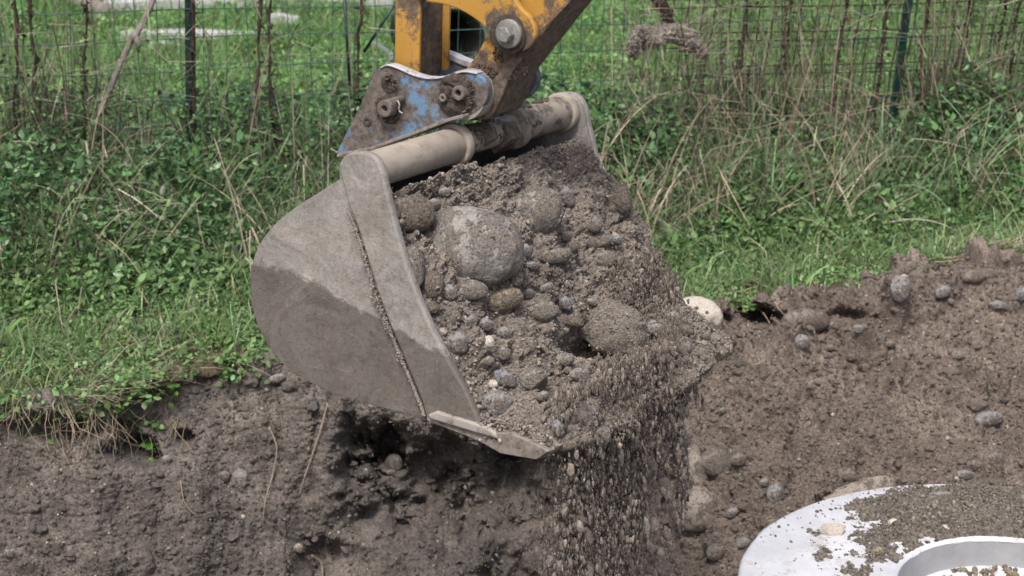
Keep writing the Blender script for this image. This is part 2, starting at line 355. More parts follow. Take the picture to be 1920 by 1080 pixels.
# fence line
FA, FB = np.array([-1.93, 7.41]), np.array([1.394, 8.08]); FD = (FB-FA)/np.linalg.norm(FB-FA)
def fence_y(x): return FA[1] + (x-FA[0])*FD[1]/FD[0]
def fence_pt(px, py, off=0.):
    """point of the fence plane seen at that pixel"""
    nrm_ = np.array([-FD[1], FD[0], 0]); r = ray(px, py); p0 = np.array([FA[0], FA[1]+off, 0]); return CAM + r*(((p0-CAM)@nrm_)/(r@nrm_))
# ---------------------------------------------------------------- vegetation: meadow, undergrowth, straw
def patchy(x, y, sc, seed): return fbm(np.stack([x, y, x*0], -1), sc, 3, seed)
n = 190000; yy = 7.3 + 6.4*U(0, 1, n)**.9; xx = (U(-1, 1, n))*(yy*.285+.15)
k = yy > fence_y(xx)-.1; xx, yy = xx[k], yy[k]; n = len(xx)
hh = .05+.05*patchy(xx, yy, 1.3, 5).clip(-.6, 1)+.05*patchy(xx, yy, 5, 6).clip(-.4, 1)
zb = gz(xx, yy) + U(0, 1, n)**.6*hh.clip(.02, .3)
tb = tints(n, (.175, .34, .105), .3, .08); pl = patchy(xx, yy, 3, 8)[:, None]; tb = tb*(1+.25*pl)
m1 = leaves(np.stack([xx, yy, zb], -1), U(.012, .030, n), U(0, 6.28, n), RNG.normal(.15, .4, n), RNG.normal(0, .5, n), tb, .85)
n = 45000; yy = 7.3 + 6.4*U(0, 1, n)**.9; xx = (U(-1, 1, n))*(yy*.285+.15); k = yy > fence_y(xx)-.1; xx, yy = xx[k], yy[k]; n = len(xx)
tb = tints(n, (.18, .32, .11), .25)
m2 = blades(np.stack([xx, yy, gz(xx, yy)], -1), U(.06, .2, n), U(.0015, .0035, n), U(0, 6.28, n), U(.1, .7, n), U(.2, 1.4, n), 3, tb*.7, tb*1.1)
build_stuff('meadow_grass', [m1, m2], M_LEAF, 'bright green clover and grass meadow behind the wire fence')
# verge: short growth from the trench lip back to the weeds
def band(n, b0, b1, pw=1.):
    x = U(-2.5, 2.75, n); e = edge_y(x); fb = fence_y(x)+.25 - e; b = (b0 + (b1-b0)*U(0, 1, n)**pw); return x, e + b*fb, b
n = 165000; x, y, b = band(n, -.02, 1.0, .85); keep = (patchy(x, y, 4, 33) + patchy(x, y, 14, 35)*.9 + b*3. > .12); x, y, b = x[keep], y[keep], b[keep]; n = len(x)
hh = .035 + (.5-.14*np.exp(-((x-1.58)/.22)**2))*np.clip((b-.26)/.45, 0, 1)**1.3*(.8+.5*patchy(x, y, 2.2, 12)).clip(.2, 1.05)
hh = hh*(1-.75*((np.abs(x-1.57) < .09) & (b > .7)))
zb = gz(x, y) + hh*U(0, 1, n)**.85
tall = np.clip((b-.3)/.3, 0, 1)[:, None]
tb = tints(n, (.18, .30, .115), .3, .07)*(1-tall) + tints(n, (.108, .212, .088), .5, .09)*tall
v1 = leaves(np.stack([x, y, zb], -1), np.where(b < .35, U(.010, .028, n), np.where(U(0, 1, n) < .25, U(.03, .055, n), U(.012, .034, n))), U(0, 6.28, n), RNG.normal(0, .55, n), RNG.normal(0, .5, n), tb, .75)
n = 46000; x, y, b = band(n, -.02, 1.0, .8); keep = patchy(x, y, 5, 43) + b*3 > -.1; x, y, b = x[keep], y[keep], b[keep]; n = len(x)
tall = np.clip((b-.3)/.4, 0, 1); hl = U(.05, .16, n) + tall*U(.0, .42, n)*(1+.4*patchy(x, y, 2.5, 14)).clip(.3, 1.6)
tb = tints(n, (.2, .3, .13), .25)*(1-tall[:, None]) + tints(n, (.15, .24, .115), .35)*tall[:, None]
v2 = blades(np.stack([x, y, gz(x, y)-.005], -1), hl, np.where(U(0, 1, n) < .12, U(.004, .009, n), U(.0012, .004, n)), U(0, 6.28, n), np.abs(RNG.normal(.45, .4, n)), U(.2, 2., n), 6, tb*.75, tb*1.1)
n = 6500; x = np.array([-2.0, -1.75, .7, 1.0, 1.25, 1.9, 2.15])[RNG.integers(0, 7, n)] + RNG.normal(0, .13, n); y = fence_y(x)-np.abs(RNG.normal(.05, .06, n)); zc = .3+.75*U(0, 1, n)**1.6; kq = patchy(x*2, zc*3, 1.6, 91) > 0; x, y, zc = x[kq], y[kq], zc[kq]; n = len(x)
v3 = leaves(np.stack([x, y, zc], -1), U(.010, .032, n), U(0, 6.28, n), RNG.normal(-.3, .6, n), RNG.normal(0, .6, n), tints(n, (.12, .2, .085), .4, .1), .7)
# leafy low shoots near the right hand weeds
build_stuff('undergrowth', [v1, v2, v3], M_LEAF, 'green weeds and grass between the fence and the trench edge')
# straw: dead grass, tall by the fence, flat thatch by the lip
sets = []
n = 9500; x, y, b = band(n, .42, 1.04); pr = patchy(x, y, 1.5, 55); k = (np.abs(x-1.55) > .09) & (pr*1.6 + .1*(x > .4) + .2*(x < -1.1) > -.1); x, y, b = x[k], y[k], b[k]; n = len(x)
tb = tints(n, (.38, .325, .25), .3, .04); gr = (U(0, 1, n) < .35)[:, None]; tb = np.where(gr, tints(n, (.12, .2, .075), .2), tb)
sets.append(blades(np.stack([x, y, gz(x, y)], -1), U(.2, .72, n), U(.0012, .0042, n), U(0, 6.28, n), np.abs(RNG.normal(.3, .4, n)), U(.1, 2.2, n), 9, tb*.75, tb, np.where(U(0, 1, n) < .6, U(.6, 2.1, n), 0)))
n = 620; nc = 52; cx_ = U(-2.3, 2.6, nc); cy_ = U(-.05, .75, nc); ca_ = U(0, 6.28, nc); ic_ = RNG.integers(0, nc, n); x = cx_[ic_]+RNG.normal(0, .035, n); y = fence_y(x)-cy_[ic_]+RNG.normal(0, .03, n); taz = ca_[ic_]+RNG.normal(0, .5, n); tb = tints(n, (.50, .44, .35), .25, .04); gq = (U(0, 1, nc)[ic_] < .3)[:, None]; tb = np.where(gq, tints(n, (.2, .3, .15), .2), tb)
sets.append(blades(np.stack([x, y, gz(x, y)], -1), U(.25, .8, n), U(.0022, .0055, n), taz, np.abs(RNG.normal(.25, .35, n)), U(.5, 2.4, n), 12, tb*.8, tb, np.where(U(0, 1, n) < .7, U(.8, 2.4, n), 0)))
n = 7500; x, y, b = band(n, -.02, .40, 1.2); k = patchy(x, y, 4, 66) - .4*(x > .4)+.2 > 0; x, y = x[k], y[k]; n = len(x)
tb = tints(n, (.38, .33, .24), .25, .04)
sets.append(blades(np.stack([x, y, gz(x, y)+U(0, .02, n)], -1), U(.05, .22, n), U(.001, .0028, n), U(0, 6.28, n), U(1.1, 1.7, n), U(-.4, .5, n), 5, tb*.8, tb))
# stalks and thin dead stems climbing the wire
def dens_x(n_):
    c_ = RNG.choice([-1.95, -1.72, -1.25, -.75, .62, .95, 1.15, 1.5, 1.85, 2.1], n_, p=[.14, .1, .07, .05, .1, .13, .11, .1, .1, .1]); x_ = c_ + RNG.normal(0, .2, n_); return np.where(np.abs(x_-1.56) < .10, x_+.24, x_)
n = 1250; x = dens_x(n); y = fence_y(x)+RNG.normal(-.05, .05, n); tb = np.where((U(0, 1, n) < .4)[:, None], tints(n, (.13, .105, .085), .3, .04), tints(n, (.36, .31, .24), .3, .04)); tb = np.where((U(0, 1, n) < .25)[:, None], tints(n, (.14, .23, .1), .3), tb)
sets.append(blades(np.stack([x, y, gz(x, y)], -1), U(.5, 1.25, n), U(.0012, .0038, n), U(0, 6.28, n), np.abs(RNG.normal(.08, .1, n)), U(-.1, .7, n), 14, tb*.8, tb, np.where(U(0, 1, n) < .45, U(.5, 2.2, n), 0)))
n = 1000; x = np.where(U(0, 1, n) < .3, RNG.normal(.62, .12, n), dens_x(n)); y = fence_y(x)+RNG.normal(-.16, .04, n); tb = tints(n, (.34, .3, .235), .35, .04)
sets.append(blades(np.stack([x, y, gz(x, y)+U(.3, .85, n)], -1), U(.1, .35, n), U(.001, .003, n), U(0, 6.28, n), U(.3, 2.4, n), U(-.8, 1.2, n), 8, tb*.8, tb))
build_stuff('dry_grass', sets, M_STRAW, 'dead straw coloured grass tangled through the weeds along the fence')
# roots and stalks hanging over the turf edge at the left
def strand(name, pts, r, mat, label, cat, group=None, sides=6, lift=.012):
    q = smooth_curve([on_soil(a, b) - FW*lift for a, b in pts], 5, False)
    r = r*.7; rr = np.interp(np.linspace(0, 1, len(q)), [0, .7, 1], [r, r*.8, r*.35])*(1+.25*fbm(q, 60, 2, 5)); V, Fs = tube(q, rr, sides)
    return tag(mesh(name, V, Fs, mat, origin=q[0]), label, cat, group)
strand('root', [(505, 800), (520, 840), (512, 890), (500, 930), (492, 985)], .0045, M_ROOT, 'long pale root curving down the trench wall below the bucket heel', 'root')
strand('root', [(615, 755), (600, 810), (580, 870), (560, 930)], .0045, M_ROOT, 'straight thin root slanting down the trench wall left of the dark hollow', 'root')
strand('root', [(585, 1040), (603, 1055), (606, 1085)], .006, M_ROOT, 'thick short root leaving the bottom of the picture beside a pale pebble', 'root')
strand('root', [(340, 900), (347, 940), (370, 965), (400, 958)], .003, M_ROOT, 'thin hooked root on the trench wall under the small dark hollow', 'root')
strand('root', [(1395, 570), (1425, 582), (1442, 605)], .006, M_ROOT, 'thick root arching over the hollow beside the half buried brown boulder', 'root')
sets = []
for i in range(70):
    x = random.uniform(-1.75, -.9) if i < 50 else random.uniform(-.9, .1); y = float(edge_y(x)) + random.uniform(-.03, .06)
    tb = tints(1, (.33, .28, .2), .2, .05) if i % 4 else tints(1, (.1, .22, .05), .2)
    b0 = np.array([[x, y, float(gz(x, y))+.005]])
    sets.append(blades(b0, U(.06, .26, 1), U(.0008, .002, 1), U(3.6, 5.8, 1), U(1.2, 1.7, 1), U(.4, 1.5, 1), 8, tb, tb, np.array([random.choice([0, 0, .9])]), seed=i))
for v, f, c in sets: # hanging strands drop over the lip in front of the wall
    pass
def hang(n, seed):
    g = np.random.default_rng(seed); out = []
    for i in range(n):
        px = g.uniform(5, 350) if i % 3 else g.uniform(60, 300); py = g.uniform(730, 800); p = on_soil(px, py) - FW*g.uniform(.0, .02); L_ = g.uniform(.05, .17); a = g.normal(0, .6)
        q = [p]; 
        for s_ in range(6):
            a += g.normal(0, .28); p = p + np.array([math.sin(a)*L_/6, -.016, -math.cos(a)*L_/6]); q.append(p)
        V, Fs = tube(np.array(q), np.linspace(.0014, .0006, 7)*g.uniform(.5, 1.3), 4); tb = tints(1, (.33, .28, .2) if g.uniform() < .85 else (.1, .2, .06), .2, .05, g)
        out.append((V, Fs[0], np.repeat(tb, len(V), 0)))
    return out
build_stuff('hanging_roots', hang(90, 3)+sets, M_STRAW, 'dry roots and stalks hanging over the cut turf at the trench lip')
sets = []; nv_ = 1500; xv = U(-1.9, -.75, nv_); ev = edge_y(xv); bv_ = RNG.normal(.0, .035, nv_); zv = gz(xv, ev) + U(-.05, .035, nv_)*(bv_ < .02) + .01
kv = patchy(xv*2, xv*0, 3, 17) > -.25; sets.append(leaves(np.stack([xv, ev+bv_, zv], -1)[kv], U(.012, .03, kv.sum()), U(0, 6.28, kv.sum()), RNG.normal(-.1, .5, kv.sum()), RNG.normal(0, .5, kv.sum()), tints(kv.sum(), (.17, .29, .105), .3), .9))
for (px, py, nn) in ((105, 812, 12), (118, 775, 9), (290, 790, 14), (325, 730, 16), (283, 845, 12), (220, 770, 7), (255, 690, 14), (360, 690, 10)):
    p = on_soil(px, py) - FW*.03; q = p + RNG.normal(0, .018, (nn, 3)); sets.append(leaves(q, U(.014, .03, nn), U(0, 6.28, nn), RNG.normal(.1, .5, nn), RNG.normal(0, .5, nn), tints(nn, (.12, .27, .05), .2), 1.2))
build_stuff('clover_sprigs', sets, M_LEAF, 'small bright green clover sprigs dangling from the turf edge over the dark soil')
# broad leaves standing by the fence
def dock(px, py, cnt, size, h, label, seed):
    g = np.random.default_rng(seed); p = on_ground(px, py); n = cnt; a = g.uniform(0, 6.28, n)
    root = empty('broadleaf_plant', p, label, 'plant', 'broad leaved plants in the weeds')
    base = p + np.stack([np.cos(a)*.02, np.sin(a)*.02, g.uniform(.02, h, n)], -1); tb = tints(n, (.07, .2, .04), .15, .08, g)
    v, f, c = leaves(base, g.uniform(.6, 1, n)*size, a, g.normal(.5, .4, n), g.normal(0, .3, n), tb, .9); mesh('foliage', v, f, M_LEAF, root, col=c)
    V, Fs = tube([p, p+np.array([.005, 0, h*.5]), p+np.array([-.004, .003, h])], [.004, .003, .002], 5); Vc = np.tile([.08, .17, .05], (len(V), 1)); mesh('stem', V, Fs, M_LEAF, root, col=Vc)
dock(1215, 455, 9, .10, .1, 'plant with large pointed dark leaves right beside the soil heap in the bucket', 1)
dock(1740, 520, 7, .08, .05, 'bright green upright leaf clump just behind the egg shaped grey stone', 2)
dock(1400, 75, 16, .09, .3, 'tall leafy nettle like plant between the hanging soil clod and the fence mesh', 3)
dock(1780, 400, 12, .05, .12, 'small leaved plant low in the weeds right of the green fence post', 4)
# ---------------------------------------------------------------- fence
fence = empty('wire_fence', (FA[0], FA[1], 0), 'green plastic coated wire mesh fence with slim green posts', 'fence')
def post(px0, py0, px1, py1, wd):
    a, b = fence_pt(px0, py0), fence_pt(px1, py1); u = (b-a)/np.linalg.norm(b-a); base = a - u*(a[2]+.25)/u[2]; top = a + u*((1.35-a[2])/u[2])
    sx = np.array([FD[0], FD[1], 0]); sy = np.array([-FD[1], FD[0], 0])
    sec = [(-wd, 0), (wd, 0), (wd, .004), (.0025, .0045), (.0025, .03), (-.0025, .03), (-.0025, .0045), (-wd, .004)]
    V = np.array([p + sx*s[0] + sy*s[1] for p in (base, top) for s in sec]); n = 8
    f4 = np.array([[i, (i+1) % n, n+(i+1) % n, n+i] for i in range(n)]); cap = np.array([list(range(n))[::-1], list(range(n, 2*n))])
    o = mesh('post', V, [f4, cap], M_GREEN, fence, smooth=False); bevel(o, .0012, 2); return o
post(358, 200, 356, 0, .020); post(1680, 170, 1705, 0, .017)
sx3 = np.array([FD[0], FD[1], 0]); parts = []
z0 = .748
for i in range(-7, 6):
    z = z0 + i*.1146; s = np.linspace(-.9, 4.9, 60); pts = np.array([[FA[0]+FD[0]*q, FA[1]+FD[1]*q-.004, z+.006*math.sin(q*1.7+i*2)-.004*math.sin(q*5+i)] for q in s]); parts.append(tube(pts, .0022, 5))
    if i in (-5, -1, 4): parts.append(tube(pts+np.array([0, -.003, .02]), .0012, 5))
for j, q in enumerate(np.arange(-.9, 4.9, .083)):
    pts = np.array([[FA[0]+FD[0]*q, FA[1]+FD[1]*q-.001, z] for z in np.linspace(-.05, 1.33, 12)]); pts[:, 0] += .006*np.sin(pts[:, 2]*7+j); parts.append(tube(pts, .0018, 5))
V, Fs = join(parts); mesh('wire_mesh', V, Fs, M_WIRE, fence)
V, Fs = tube([fence_pt(682, 98, .05), fence_pt(752, -10, .05)], .006, 8); mesh('brace_rod', V, Fs, M_GREEN, fence)
V, Fs = tube([fence_pt(658, 190, .03), fence_pt(645, -10, .03)], .006, 8); mesh('brace_rod', V, Fs, M_GREEN, fence)
# rusty reinforcing mesh leaning behind the fence on the right
pts0 = fence_pt(1250, 200, .08); parts = []
def fpt(q, z, off=.07): return np.array([FA[0]+FD[0]*q - FD[1]*off, FA[1]+FD[1]*q + FD[0]*off, z])
q0, q1 = 2.55, 4.9
for z in (.22, .255, .36, .395, .50, .535, .64, .675, .78, .815, .92, .955, 1.06, 1.095):
    s = np.linspace(q0 + random.uniform(0, .35)*(z < .7), q1, 30); parts.append(tube([fpt(q, z+.008*math.sin(q*3)+.0*q) for q in s], .0034, 5))
for q in np.arange(q0, q1, .062):
    qq = q + random.uniform(-.006, .006); parts.append(tube([fpt(qq+.14*(z-.1)+.004*math.sin(z*20+q*9), z, .076) for z in np.linspace(.05 if q > 2.8 else .3, 1.2, 14)], .0038, 5))
V, Fs = join(parts); tag(mesh('wire_mesh_panel', V, Fs, M_RUST, origin=fpt(q0, 0)), 'rusty brown reinforcing mesh leaning against the back of the green wire fence', 'mesh panel')
# dead vines climbing the mesh
def vine(px, amp, seed, z1=1.25, r=.006, off=-.02):
    g = np.random.default_rng(seed); a = fence_pt(px, 200, off); p = a.copy(); pts = []; dx = 0
    for z in np.linspace(0, z1, 26): dx += g.normal(0, amp); pts.append([a[0]+dx+(z-a[2])*.04, a[1]+g.normal(0, .006), z])
    parts = [tube(pts, r*g.uniform(.35, 1.2, 26), 6)]
    for k in range(14):
        i = g.integers(4, 25); p = np.array(pts[i]); q = [p]; d = g.normal(0, 1, 3); d[2] = abs(d[2])*.6; d /= np.linalg.norm(d)
        for s in range(5): d = d + g.normal(0, .5, 3); d /= np.linalg.norm(d); q.append(q[-1]+d*.016)
        parts.append(tube(q, np.linspace(.0035, .001, 6), 4))
    m_ = 70; ii = np.clip(g.normal(g.choice([7, 12, 18, 22], m_), 2.2).astype(int), 2, 25)
    Vg, Fg, _ = leaves(np.array(pts)[ii] + g.normal(0, .008, (m_, 3)), g.uniform(.012, .034, m_), g.uniform(0, 6.28, m_), g.normal(-.7, .5, m_), g.normal(0, .9, m_), np.zeros((m_, 3)), .8); parts.append((Vg, [Fg]))
    V, Fs = join(parts); return mesh('dead_vine', V, Fs, M_VINE, origin=(a[0], a[1], 0))
VL = [(28, 'leftmost dark dead vine climbing the wire fence at the picture edge'), (72, 'dead vine with brown tufts just right of the leftmost one on the fence'), (158, 'lone dead vine on the fence left of the grey leaning branch'),
      (372, 'dead vine twisting up beside the green post left of the bucket'), (463, 'ragged dead vine with a loop, first one right of the left green post'), (505, 'dead vine second from the left green post, long and straight'), (665, 'dead vine beside the brace rods left of the yellow link'),
      (1385, 'dead vine at the start of the rusty mesh, above the dark gap'), (1462, 'thin dead vine on the rusty mesh, second from its torn side'), (1640, 'clotted dead vine on the rusty mesh just left of the green post'), (1560, 'dead vine midway between torn mesh side and the green post'),
      (1735, 'dead vine on the rusty mesh just right of the green post'), (1800, 'second dead vine right of the green post on the rusty mesh'), (1855, 'thick dark dead vine on rusty mesh, third right of the post'), (1893, 'rightmost dark dead vine on the rusty mesh')]
for i, (px, lb) in enumerate(VL): tag(vine(px, .005, 100+i, r=.009 if px > 1300 or px < 100 else .007), lb, 'vine', 'dead vines climbing the fence')
# leaning branch
g = np.random.default_rng(4); q = smooth_curve([fence_pt(188, 215, -.05), fence_pt(213, 150, -.05), fence_pt(240, 88, -.04), fence_pt(256, 62, -.05), fence_pt(275, 28, -.04), fence_pt(310, -50, -.03)], 6, False)
q += g.normal(0, .0015, q.shape); rr = .011*(1+.18*np.sin(np.arange(len(q))*1.3)*.5); rr[16:19] *= 1.5; Vb, Fb = tube(q, rr, 10)
k2, kf = tube([q[17], q[17]+np.array([.012, -.01, -.03]), q[17]+np.array([.01, -.01, -.06])], [.014, .012, .006], 8)
V, Fs = join([(Vb, Fb), (k2, kf)]); tag(mesh('branch', V, Fs, M_BARK, origin=q[0]), 'smooth grey branch with a dark knot leaning on the wire fence', 'branch')
# timber behind the meadow
def timber(p0, p1, hgt, dep, label, rnd=False, mat=None, z=.0):
    a, b = on_ground(*p0, z), on_ground(*p1, z); a[2] = b[2] = z
    if rnd:
        q = np.array([a+(b-a)*t+np.array([0, 0, hgt*.5])+np.random.default_rng(3).normal(0, .004, 3) for t in np.linspace(0, 1, 12)]); V, Fs = tube(q, hgt*.5*(1+.08*np.sin(np.arange(12)*1.9)), 12); o = mesh('log', V, Fs, mat or M_BARK, origin=a)
    else:
        u = (b-a)/np.linalg.norm(b-a); v = np.cross([0, 0, 1], u); n = 14; V = []
        for t in np.linspace(0, 1, n):
            c = a+(b-a)*t + np.array([0, 0, .01*math.sin(t*5)])
            for s, h_ in ((-1, 0), (1, 0), (1, 1), (-1, 1)): V.append(c + v*s*dep*.5 + np.array([0, 0, h_*hgt]))
        V = np.array(V); f = np.array([[i*4+j, i*4+(j+1) % 4, (i+1)*4+(j+1) % 4, (i+1)*4+j] for i in range(n-1) for j in range(4)])
        o = mesh('plank', V, [f, np.array([[3, 2, 1, 0], [(n-1)*4+k for k in range(4)]])], mat or M_TIMBER, smooth=False, origin=a); bevel(o, .006, 2)
    return tag(o, label, 'timber', 'timber lying beyond the meadow')
timber((195, 22), (760, 8), .07, .16, 'long pale plank lying at the far side of the meadow')
timber((225, 76), (530, 74), .05, .10, 'low pale board half sunk in the meadow behind the green post')
timber((505, 48), (560, 46), .06, .1, 'short pale board end beside the far logs')
timber((120, 5), (200, 38), .10, .1, 'mossy grey log lying slanted behind the leaning branch', True)
timber((175, 45), (200, 48), .05, .08, 'small weathered stump end in the meadow below the mossy log', True)
timber((280, 90), (345, 90), .03, .1, 'brownish rotten board end low in the meadow left of the green post')
timber((-400, -20), (2300, -45), .12, .3, 'grey beam along the far side of the meadow')
# dark drum behind the arm
p = on_ground(842, 150); c = empty('plastic_drum', p, 'black plastic drum with pale green rim lying in the meadow behind the yellow arm', 'drum')
def drum():
    ax = np.array([.35, -.93, .0]); ax /= np.linalg.norm(ax); a = np.array([ax[1], -ax[0], 0]); b = np.array([0, 0, 1.]); ctr = p + np.array([0.02, 0, .19])
    prof = [(0, .17), (0, .19), (.02, .195), (.04, .19), (.2, .187), (.22, .195), (.24, .187), (.5, .187), (.5, .0)]
    th = np.linspace(0, 2*math.pi, 41)[:-1]; V = []
    for s, r_ in [(.45, .0), (.45, .17)]+prof: V.append(ctr - ax*s + r_*(np.cos(th)[:, None]*a + np.sin(th)[:, None]*b))
    V = np.concatenate(V); n = len(prof)+2; f = np.array([[i*40+j, i*40+(j+1) % 40, (i+1)*40+(j+1) % 40, (i+1)*40+j] for i in range(n-1) for j in range(40)])
    mesh('drum_body', V, f, simple('black_plastic', (.012, .012, .012), (.03, .03, .028), 12, .5, .4), c)
    q = np.array([ctr + .192*(math.cos(t)*a + math.sin(t)*b) for t in np.linspace(0, 2*math.pi, 41)]); V, Fs = tube(q, .009, 8, False); mesh('rim', V, Fs, simple('grey_green_plastic', (.1, .14, .13), (.2, .25, .24), 20, .5, .4), c)
drum()
a = fence_pt(700, 78, .12); b_ = fence_pt(738, 104, .12); c_ = fence_pt(720, 126, .12)
V = []; 
for q_ in (a, b_, c_):
    for s_ in ((0, 0, -.007), (0, 0, .009), (0, .004, .009), (0, .004, -.007)): V.append(q_+np.array(s_))
f = np.array([[i*4+j, i*4+(j+1) % 4, (i+1)*4+(j+1) % 4, (i+1)*4+j] for i in range(2) for j in range(4)])
tag(mesh('metal_strip', np.array(V), [f, np.array([[3, 2, 1, 0], [8, 9, 10, 11]])], simple('zinc_strip', (.3, .33, .4), (.5, .53, .6), 20, .5), smooth=False, origin=a), 'bent pale grey metal strip hooked in the fence left of the yellow link', 'metal strip')
# ---------------------------------------------------------------- rocks
CAKE = []
def rock(px, py, rx, ry, ang, kind, label, surf='soil', sink=.35, sub=4, seed=0, group=None, rough=.08, name='stone', flat=.8):
    g = np.random.default_rng(seed+int(px*7+py)); c = on_soil(px, py) if surf == 'soil' else (on_soil(px, py, LVt, LQ) if surf == 'load' else at(px, py, surf))
    d = (c-CAM)@FW; sx, sy = rx/F*d, ry/F*d; sd_ = min(sx, sy)*flat if max(sx, sy)/min(sx, sy) < 1.6 else min(sx, sy)
    V0, F0 = ICO[sub]; off = g.uniform(0, 50, 3); nv = V0*(1+rough*fbm(V0+off, 1.1, 3, seed)[:, None] + .02*fbm(V0+off, 5, 3, seed+4)[:, None])
    if g.uniform() < .45 and kind != 'soiled' and rx < 34:
        for _k in range(5):
            pn_ = g.normal(size=3); pn_ /= np.linalg.norm(pn_); ex_ = nv@pn_ - g.uniform(.62, .85); nv = nv - np.clip(ex_, 0, 9)[:, None]*pn_*.9
    ca, sa = math.cos(ang), math.sin(ang); ex = RT*ca + UPV*sa; ey = -RT*sa + UPV*ca
    cc = c + FW*(sink*sd_); V = cc + nv[:, :1]*ex*sx + nv[:, 1:2]*ey*sy + nv[:, 2:3]*FW*sd_
    if surf == 'load': CAKE.append((V, kind, nv))
    o = mesh(name, V, F0, MR[kind], origin=cc); cat = 'clod' if 'clod' in name else ('boulder' if name == 'boulder' else 'stone')
    return tag(o, label, cat, group)
BANK = 'stones lying in the dug soil'
for i, (px, py, rx, ry, a, kd, lb, sk) in enumerate([
    (1312, 588, 46, 30, -.25, 'cream', 'cream coloured boulder half buried behind the bucket corner', .3),
    (1513, 603, 45, 24, 0, 'bank', 'flat brown boulder half buried under the grass edge', .45),
    (1690, 542, 21, 26, .15, 'grey', 'egg shaped pale grey stone standing at the grass edge', .2),
    (1768, 547, 16, 12, .4, 'blue', 'small bluish white stone on the mound right of the egg shaped one', .3),
    (1876, 575, 23, 13, -.25, 'grey', 'smooth dark grey oval stone on the mound slope near the right edge', .2),
    (1918, 552, 14, 13, 0, 'blue', 'pale stone on the mound cut by the right picture edge', .2),
    (1505, 642, 14, 15, 0, 'grey', 'small round grey stone just below the flat brown boulder', .5),
    (1560, 612, 14, 8, 0, 'bank', 'pair sized small pale stone touching the flat brown boulder', .4),
    (1608, 617, 13, 8, 0, 'grey', 'small flat grey stone right of the flat brown boulder', .4),
    (1300, 683, 12, 10, .3, 'bank', 'small tan stone right below the far corner of the bucket', .3),
    (1800, 668, 14, 9, 0, 'bank', 'tan flat stone alone in the middle of the brown soil slope', .4),
    (1855, 785, 27, 15, .1, 'grey', 'dark oval stone low on the slope near the right edge', .35),
    (1865, 863, 22, 19, -.2, 'bank', 'rounded stone above the dirty white concrete ring, larger of the pair', .2),
    (1826, 873, 15, 11, 0, 'bank', 'smaller stone left of the rounded one above the concrete ring', .3),
    (1808, 890, 19, 9, 0, 'grey', 'pale flat stone lying against the far rim of the concrete ring', .25),
    (1455, 925, 17, 21, -.3, 'grey', 'angular grey stone on the slope left of the concrete ring', .1),
    (1596, 935, 95, 27, .38, 'clean', 'broad tan boulder buried behind the rim of the concrete ring', .45),
    (1590, 893, 22, 12, -.3, 'bank', 'brown stone resting behind the broad tan boulder', .4),
    (1343, 868, 30, 26, 0, 'brown', 'reddish brown boulder sunk in the slope right of the falling soil', .5),
    (1384, 862, 15, 13, .4, 'bank', 'small pale stone right of the reddish brown boulder', .2),
    (1300, 876, 28, 50, .15, 'clean', 'upright oval boulder partly veiled by the falling soil', -.4),
    (1303, 953, 46, 43, .1, 'clean', 'large rounded boulder at the foot of the falling soil', -.5),
    (1266, 872, 22, 20, .2, 'ochre', 'tan boulder inside the falling soil next to the upright oval one', -.4),
    (1343, 1037, 18, 17, 0, 'bank', 'round stone under the large rounded boulder near the lower picture edge', .2),
    (1372, 962, 13, 9, .6, 'grey', 'small grey stone right of the large rounded boulder', .3),
    (1395, 1020, 14, 12, 0, 'grey', 'pale stone lying between round stone and concrete ring', .3),
    (1433, 905, 9, 8, 0, 'grey', 'little pebble on the slope above the angular grey stone', .3),
    (1355, 770, 8, 7, 0, 'bank', 'single bright pebble on the slope right of the falling curtain', .2),
    (1670, 645, 9, 7, 0, 'bank', 'bright pebble in the middle of the upper slope', .2),
    (1557, 652, 10, 6, 0, 'bank', 'bright flat pebble under the flat brown boulder', .2),
    (1835, 517, 40, 14, .12, 'brown', 'lumpy brown stone on the crest of the mound', .35),
    (450, 898, 16, 20, 0, 'grey', 'dull grey stone stuck in the left trench wall', .55),
    (420, 893, 12, 12, .5, 'bank', 'small stone in the trench wall just left of the dull grey one', .5),
    (738, 868, 17, 17, 0, 'grey', 'muddy stone at the mouth of the dark hollow', .3),
    (733, 886, 9, 6, 0, 'bank', 'pale chip under the muddy stone at the hollow', .2),
    (560, 1028, 9, 10, .6, 'clean', 'pale pebble at the top of the small lower hollow', .1),
    (312, 862, 10, 9, 0, 'grey', 'small round pebble at the mouth of the hollow under the turf', .2),
    (520, 710, 16, 9, .2, 'grey', 'grey stone in the lip of the trench just under the bucket heel', .3),
    (18, 1036, 12, 11, 0, 'grey', 'grey pebble low in the trench wall at the left picture edge', .3)]):
    rock(px, py, rx, ry, a, kd, lb, 'soil', sk, 4, i, BANK, .09, 'boulder' if rx > 40 else 'stone')
